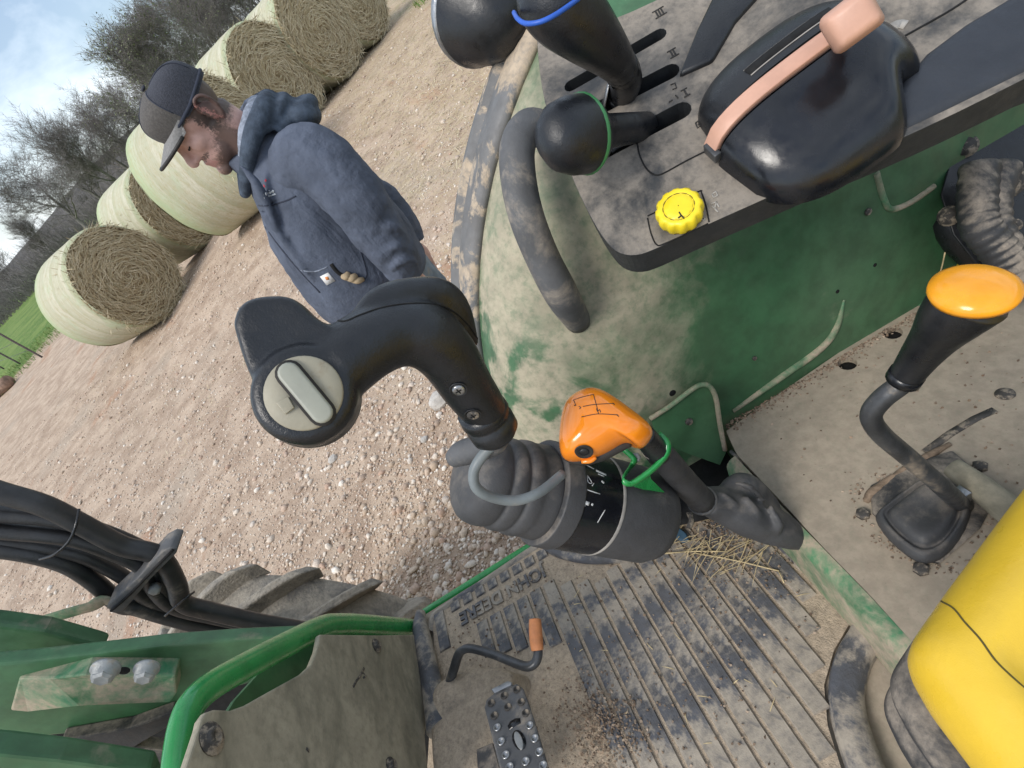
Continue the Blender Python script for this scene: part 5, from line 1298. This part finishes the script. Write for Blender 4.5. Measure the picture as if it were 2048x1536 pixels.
for p, r in (((212, 1336), .017), ((294, 1336), .0155)):
    c = lf(*p, bx); build('bolt', lathe([(r*1.05, -.001), (r*1.05, .003), (r*.86, .0035), (r*.80, .014), (r*.5, .0165)], c, -TX, 6 if False else 18), 'bolt_grey', beam)
    build('bolt_head', lathe([(r*.80, .0), (r*.78, .016), (r*.55, .019), (.0005, .0195)], c, -TX, 6), 'bolt_grey', beam, smooth=False)
build('hole', lathe([(.0075, .0), (.007, .0008), (.0003, .0008)], lf(248, 1341, bx), -TX, 16), 'void', beam)
# lower arm and panels at the bottom left
build('lower_panel', prism([UT(*p, x=.50) for p in ((-120, 1500), (0, 1508), (120, 1520), (300, 1545), (340, 1640), (-120, 1640))], -TX, .03), 'green_paint', trac, smooth=False, bevel=.005)
build('cross_brace', prism([UT(*p, x=.60) for p in ((120, 1482), (260, 1456), (345, 1425), (345, 1450), (270, 1494), (330, 1500), (330, 1530), (160, 1515))], -TX, .02), 'rubber_dusty', trac, smooth=False, bevel=.003)
build('frame_shade', prism([UT(*p, x=.74) for p in ((-150, 1460), (420, 1380), (700, 1300), (860, 1290), (860, 1700), (-150, 1700))], -TX, .02), 'void', trac, smooth=False)  # added black sheet, paints in the dark below the beam
build('loader_arm', prism([UT(*p, x=.70) for p in ((-150, 1235), (0, 1250), (90, 1262), (215, 1296), (90, 1318), (-150, 1340))], -TX, .03), 'green_paint', trac, smooth=False, bevel=.008, seg=3)
# ---- hydraulic hoses, clamp, ties, strap bracket
HX = [((-90, 955), (0, 985), (90, 1012), (165, 1050), (245, 1092), (318, 1112), (352, 1165), (366, 1205), (420, 1222), (520, 1245), (620, 1262)),
      ((-90, 1018), (0, 1028), (90, 1035), (160, 1050), (240, 1078), (300, 1110), (322, 1150), (336, 1195), (400, 1225), (500, 1248), (600, 1268)),
      ((-90, 1052), (0, 1062), (90, 1070), (155, 1080), (225, 1105), (285, 1135), (310, 1180), (350, 1215), (430, 1235), (540, 1258)),
      ((-90, 1078), (0, 1084), (90, 1095), (160, 1110), (215, 1135), (262, 1165), (290, 1195), (340, 1222), (420, 1245), (520, 1262)),
      ((-90, 1094), (0, 1098), (80, 1112), (140, 1132), (190, 1165), (240, 1208), (275, 1215), (330, 1232), (420, 1256), (500, 1268))]
for k, hpix in enumerate(HX):
    dd = .80+.012*(k % 2)+.006*k
    build('hydraulic_hose', tube([UT(p[0], p[1], x=dd) for p in hpix], [.0160, .0135, .0130, .0125, .0150][k], 14, 5), 'hose_rubber', trac)
cl = build('hose_clamp', prism([UT(*p, x=.775) for p in ((212, 1214), (226, 1228), (246, 1224), (300, 1160), (352, 1108), (356, 1096), (340, 1094), (322, 1104), (270, 1160))], -TX, .045), 'rubber_grey', trac, bevel=.003)
build('clamp_split', tube([UT(*p, x=.772) for p in ((222, 1222), (262, 1186), (306, 1140), (346, 1100))], .0025, 8, 3), 'void', cl)
build('clamp_bolt', lathe([(.010, 0), (.010, .012), (.006, .014)], UT(312, 1172, x=.80), -TX, 6), 'bolt_grey', cl)
build('cable_tie', tube([UT(p[0], p[1], x=x) for p, x in (((158, 1018), .79), ((152, 1050), .772), ((138, 1082), .772), ((110, 1108), .775), ((80, 1118), .79))], .0022, 8, 5), 'black_plastic', trac)
build('cable_tie', tube([UT(p[0], p[1], x=x) for p, x in (((388, 1184), .79), ((372, 1196), .772), ((350, 1214), .772), ((330, 1232), .78))], .002, 8, 5), 'black_plastic', trac)
build('strap_bracket', tube([UT(p[0], p[1], x=.80) for p in ((40, 1255), (90, 1240), (150, 1222), (185, 1212), (205, 1200), (225, 1205))], [.012, .012, .012, .012, .012, .010], 10, 4, ell=(1, .35)), 'green_dusty', trac)

# ---- wheels
def wheel(name, c, axle, r, wd, nl, lug_h, ang, rim_r, lab):
    up = V((0, 0, 1)); fw = up.cross(axle).normalized(); up = axle.cross(fw).normalized()
    def pt(rad, w_, a): return c+axle*w_+fw*(rad*cos(a))+up*(rad*sin(a))
    prof = [(rim_r, -.36), (rim_r+.02, -.46), (r*.80, -.53), (r*.93, -.50), (r*.975, -.42), (r*.99, -.2), (r, 0), (r*.99, .2), (r*.975, .42), (r*.93, .50), (r*.80, .53), (rim_r+.02, .46), (rim_r, .36)]
    n = 56; v = [pt(q, k*wd, 2*pi*j/n) for q, k in prof for j in range(n)]
    f = [(i*n+j, i*n+(j+1) % n, (i+1)*n+(j+1) % n, (i+1)*n+j) for i in range(len(prof)-1) for j in range(n)]
    ty = build(name, (v, f), 'tyre_rubber', trac, label=lab)
    for s in (-1, 1):
        for k in range(nl):
            a0 = 2*pi*(k+(.5 if s > 0 else 0))/nl; v = []; f = []; K = 7
            for i in range(K):
                u = i/(K-1); w_ = s*wd*(-.05+.60*u); aa = a0+ang*(u**1.15); hw = (.026+.010*u)/r*.5*(wd/.30)
                base = r*.985 if u < .75 else r*(.985-.07*((u-.75)/.25)**1.6); tp = base+lug_h*(1 if u < .8 else 1-.1*(u-.8)/.2)
                v += [pt(base-.012, w_, aa-hw*1.45), pt(tp, w_, aa-hw), pt(tp, w_, aa+hw), pt(base-.012, w_, aa+hw*1.45)]
            for i in range(K-1):
                for q in range(3): f.append((i*4+q, i*4+q+1, (i+1)*4+q+1, (i+1)*4+q))
            f += [(3, 2, 1, 0), ((K-1)*4, (K-1)*4+1, (K-1)*4+2, (K-1)*4+3)]
            build('tread_lug', (v, f), 'tyre_rubber', ty, bevel=.006, seg=2, smooth=False)
    rp_ = [(.03, -.05), (rim_r*.5, -.06), (rim_r*.6, -.02), (rim_r*.9, .0), (rim_r, .10), (rim_r+.025, .30*wd+.10*wd)]
    for s in (-1, 1):
        build('wheel_rim', lathe([(q, h*s) for q, h in ((.02, .03), (rim_r*.45, .03), (rim_r*.55, .0), (rim_r*.85, .02), (rim_r*.93, .30*wd), (rim_r+.03, .44*wd))], c, axle, 36, start=True, end=False), 'yellow_knob', ty)
    return ty
wdir = (TX*.46+TY*.89); wdir.z = 0; wdir.normalize(); wax = wdir.cross(V((0, 0, 1))).normalized()
fwc = T(1.20, .97, -1.36); fwc.z = .452
wheel('front_wheel', fwc, wax, .410, .30, 15, .056, .42, .24, 'mud-caked front tyre with chevron lugs, steered to the side')
rwc = T(.888, FC[0], FC[1]-.01)
wheel('rear_wheel', rwc, TX, .655, .235, 17, .030, .32, .36, 'large rear tyre under the fender')
# chassis under the platform: gearbox, axles
def taper(a, b, ra, rb, name, mat='green_paint'): return build(name, tube([a, (a+b)/2, b], [ra, (ra+rb)/2, rb], 14, 3), mat, trac)
cz0 = V((-.10, 0, 0))
build('rear_axle', tube([rwc, T(.74, FC[0], FC[1]-.03), T(.60, FC[0], -.87), T(.0, FC[0], -.95)], [.05, .05, .08, .12], 14, 4), 'green_paint', trac); taper(fwc, V((-.15, fwc.y+.25, .42)), .06, .08, 'front_axle')
build('gearbox', tube([V((-.15, -.75, .66)), V((-.15, -.2, .62)), V((-.15, .6, .58)), V((-.15, 1.6, .60))], [.24, .25, .22, .2], 10, 3, ell=(1, .9)), 'green_paint', trac)
# ---- pedal, crank lever
PPL = Plane(UT(1012, 1395, z=-.715), UT(1100, 1536, z=-.69), UT(968, 1405, z=-.712))
pdl = [(968, 1414), (972, 1398), (990, 1384), (1015, 1372), (1034, 1366), (1046, 1376), (1056, 1402), (1072, 1452), (1090, 1512), (1106, 1570), (1124, 1640), (1050, 1660), (1010, 1580), (990, 1500), (976, 1445)]
pedal = build('brake_pedal', prism([PPL(*p) for p in pdl], PPL.n, .007), 'rubber_grey', trac, smooth=False, bevel=.0025)
for p in ((983, 1407), (1009, 1392), (1034, 1380), (989, 1432), (1016, 1415), (1043, 1405), (995, 1456), (1052, 1427), (1060, 1452), (1003, 1484), (1070, 1478), (1012, 1511), (1079, 1505), (1052, 1524), (1020, 1535), (1087, 1532), (1030, 1560)):
    build('stud', lathe([(.0058, -.001), (.0052, .0022), (.0040, .0026), (.0034, .0004), (.0003, .0002)], PPL(*p), PPL.n, 16), 'steel' if p[1] > 1450 else 'bolt_dusty', pedal)
build('pedal_window', prism([PPL(*p, .0006) for p in [(1038+15*cos(q)*.9+4*sin(q), 1480+20*sin(q)) for q in [2*pi*k/18 for k in range(18)]]], PPL.n, .002), 'gloss_black', pedal)
build('pedal_arm_end', prism([PPL(*p, .0022) for p in [(1037+8*cos(q)+5*sin(q), 1480+18*sin(q)) for q in [2*pi*k/18 for k in range(18)]]], PPL.n, .003), 'bolt_grey', pedal, bevel=.0008)
build('pedal_window', prism([PPL(*p, .0006) for p in ((1015, 1452), (1020, 1443), (1030, 1437), (1040, 1436), (1041, 1446), (1032, 1450), (1024, 1456), (1018, 1460))], PPL.n, .002), 'gloss_black', pedal)
build('pedal_lip', prism([PPL(*p, .004) for p in ((982, 1378), (1016, 1361), (1024, 1364), (1022, 1369), (988, 1386))], PPL.n, .008), 'steel', pedal, bevel=.001)
build('pedal_pad', prism([UT(*p, z=-.735) for p in ((952, 1498), (985, 1484), (998, 1530), (1020, 1620), (960, 1640))], TZ, .02), 'rubber_dusty', pedal, bevel=.002)
build('pedal_stem', tube([PPL(1040, 1480, -.008), T(.36, .31, -.80), T(.36, .35, -.845)], .012, 10, 3), 'steel_dark', pedal)
cr_ = [UT(888, 1392, z=-.815), UT(904, 1350, z=-.775), UT(916, 1312, z=-.745), UT(926, 1300, z=-.735), UT(942, 1297, z=-.733), UT(985, 1308, z=-.733), UT(1030, 1326, z=-.733), UT(1054, 1333, z=-.731), UT(1070, 1326, z=-.728), UT(1076, 1308, z=-.724), UT(1074, 1290, z=-.72)]
crk = build('foot_lever', tube(cr_, [.0075]*3+[.0068]*8, 14, 5), 'steel_dark', trac, label='bent steel lever with an orange rubber end')
build('rubber_end', tube([UT(1075, 1301, z=-.722), UT(1073, 1285, z=-.717), UT(1071, 1262, z=-.711), UT(1070, 1238, z=-.705)], [.0088, .0098, .0098, .0088], 18, 4), 'orange_rubber', crk, bevel=.001)
# ---- seat
SZ = -.40
def seat_outline(g, z):
    P = [(.124, -.119), (.150, -.130), (.163, -.160), (.180, -.212), (.200, -.275), (.225, -.36), (.25, -.46), (.21, -.58), (0, -.62), (-.30, -.58), (-.32, -.30), (-.30, -.09), (-.26, -.058), (-.10, -.083), (.0, -.099), (.075, -.112)]
    c = V((-.04, -.32)); out = []
    for q in cr(P+P[:1], 4)[:-1]:
        d = V((q[0], q[1]))-c; d = d*(1+g/d.length); out.append(T(c.x+d.x, c.y+d.y, z))
    return out
def rings(R_, cap0=True, cap1=True):
    m = len(R_[0]); v = [p for r in R_ for p in r]; f = [(i*m+j, i*m+(j+1) % m, (i+1)*m+(j+1) % m, (i+1)*m+j) for i in range(len(R_)-1) for j in range(m)]
    if cap0: f.append(tuple(range(m)))
    if cap1: f.append(tuple((len(R_)-1)*m+j for j in range(m-1, -1, -1)))
    return v, f
seat = build('seat', rings([seat_outline(-.20, SZ-.016), seat_outline(-.10, SZ-.0155), seat_outline(-.062, SZ-.013), seat_outline(-.050, SZ-.008), seat_outline(-.042, SZ-.001), seat_outline(-.034, SZ), seat_outline(-.022, SZ-.003), seat_outline(-.006, SZ-.013), seat_outline(.003, SZ-.030), seat_outline(.004, SZ-.050), seat_outline(-.004, SZ-.066), seat_outline(-.02, SZ-.078)]), 'yellow_seat', trac, sub=1, label='yellow vinyl seat cushion with a split in its corner')
stt = bvh(seat)
q = line_on(stt, [(1873, 1190), (1882, 1202), (1900, 1212), (1912, 1222), (1930, 1245), (1960, 1278), (1990, 1320), (2020, 1350), (2060, 1385)], .0011, .0003, 4)
if q: build('split', q, 'crack', seat)
build('seat_pan', rings([seat_outline(-.015, SZ-.070), seat_outline(.014, SZ-.076), seat_outline(.018, SZ-.092), seat_outline(.004, SZ-.100), seat_outline(.002, SZ-.108), seat_outline(.020, SZ-.116), seat_outline(.024, SZ-.132), seat_outline(.0, SZ-.145), seat_outline(-.06, SZ-.16)]), 'rubber_dusty', seat, sub=1)
build('suspension', rings([seat_outline(-.07, SZ-.15), seat_outline(-.09, SZ-.25), seat_outline(-.07, DZ-.004)]), 'black_plastic', seat)
# ---- linkage and wiring behind the fender, right
bk = build('rear_bracket', prism([U(p[0], p[1], .86) for p in ((1905, 300), (1950, 235), (2060, 160), (2200, 120), (2200, 560), (2060, 560), (1960, 540), (1905, 470), (1880, 390))], (CAM-U(1980, 350, .86)).normalized(), .02), 'black_plastic', trac, bevel=.004)
bn = (CAM-U(1980, 350, .86)).normalized()
for p, r in (((1932, 293), .014), ((1898, 432), .013), ((2010, 365), .022), ((2030, 450), .008)): build('bolt', lathe([(r*1.2, 0), (r*1.2, .004), (r, .005), (r*.95, .014), (.0005, .016)], U(*p, .858), bn, 14), 'bolt_dusty', bk)
for pix, r in ((((1960, 330), (1955, 400), (1960, 450), (1990, 490), (2020, 530), (2050, 590)), .024), (((2010, 330), (1990, 400), (1995, 460), (2030, 510), (2070, 540)), .020)):
    pts = [V(q) for q in cr([U(p[0], p[1], .80) for p in pix], 6)]
    build('corrugated_hose', tube(pts, [r*(1+.08*(k % 2)) for k in range(len(pts))], 14, 2), 'rubber_dusty', bk)
build('side_panel', prism([U(p[0], p[1], .95) for p in ((1935, 250), (1990, 205), (2100, 190), (2200, 300), (2060, 310), (1990, 300), (2035, 268))], bn, .01), 'deck_paint', bk, bevel=.002)
build('support', tube([U(1990, 400, .88), T(.70, -.75, -.60), T(.62, -.80, -.75)], .03, 10, 3), 'black_plastic', bk)
build('straw_wisp', tube([dk(1868, 575, -.70), dk(1882, 540, -.66), dk(1890, 505, -.62)], .0012, 6, 3), 'straw', bk)
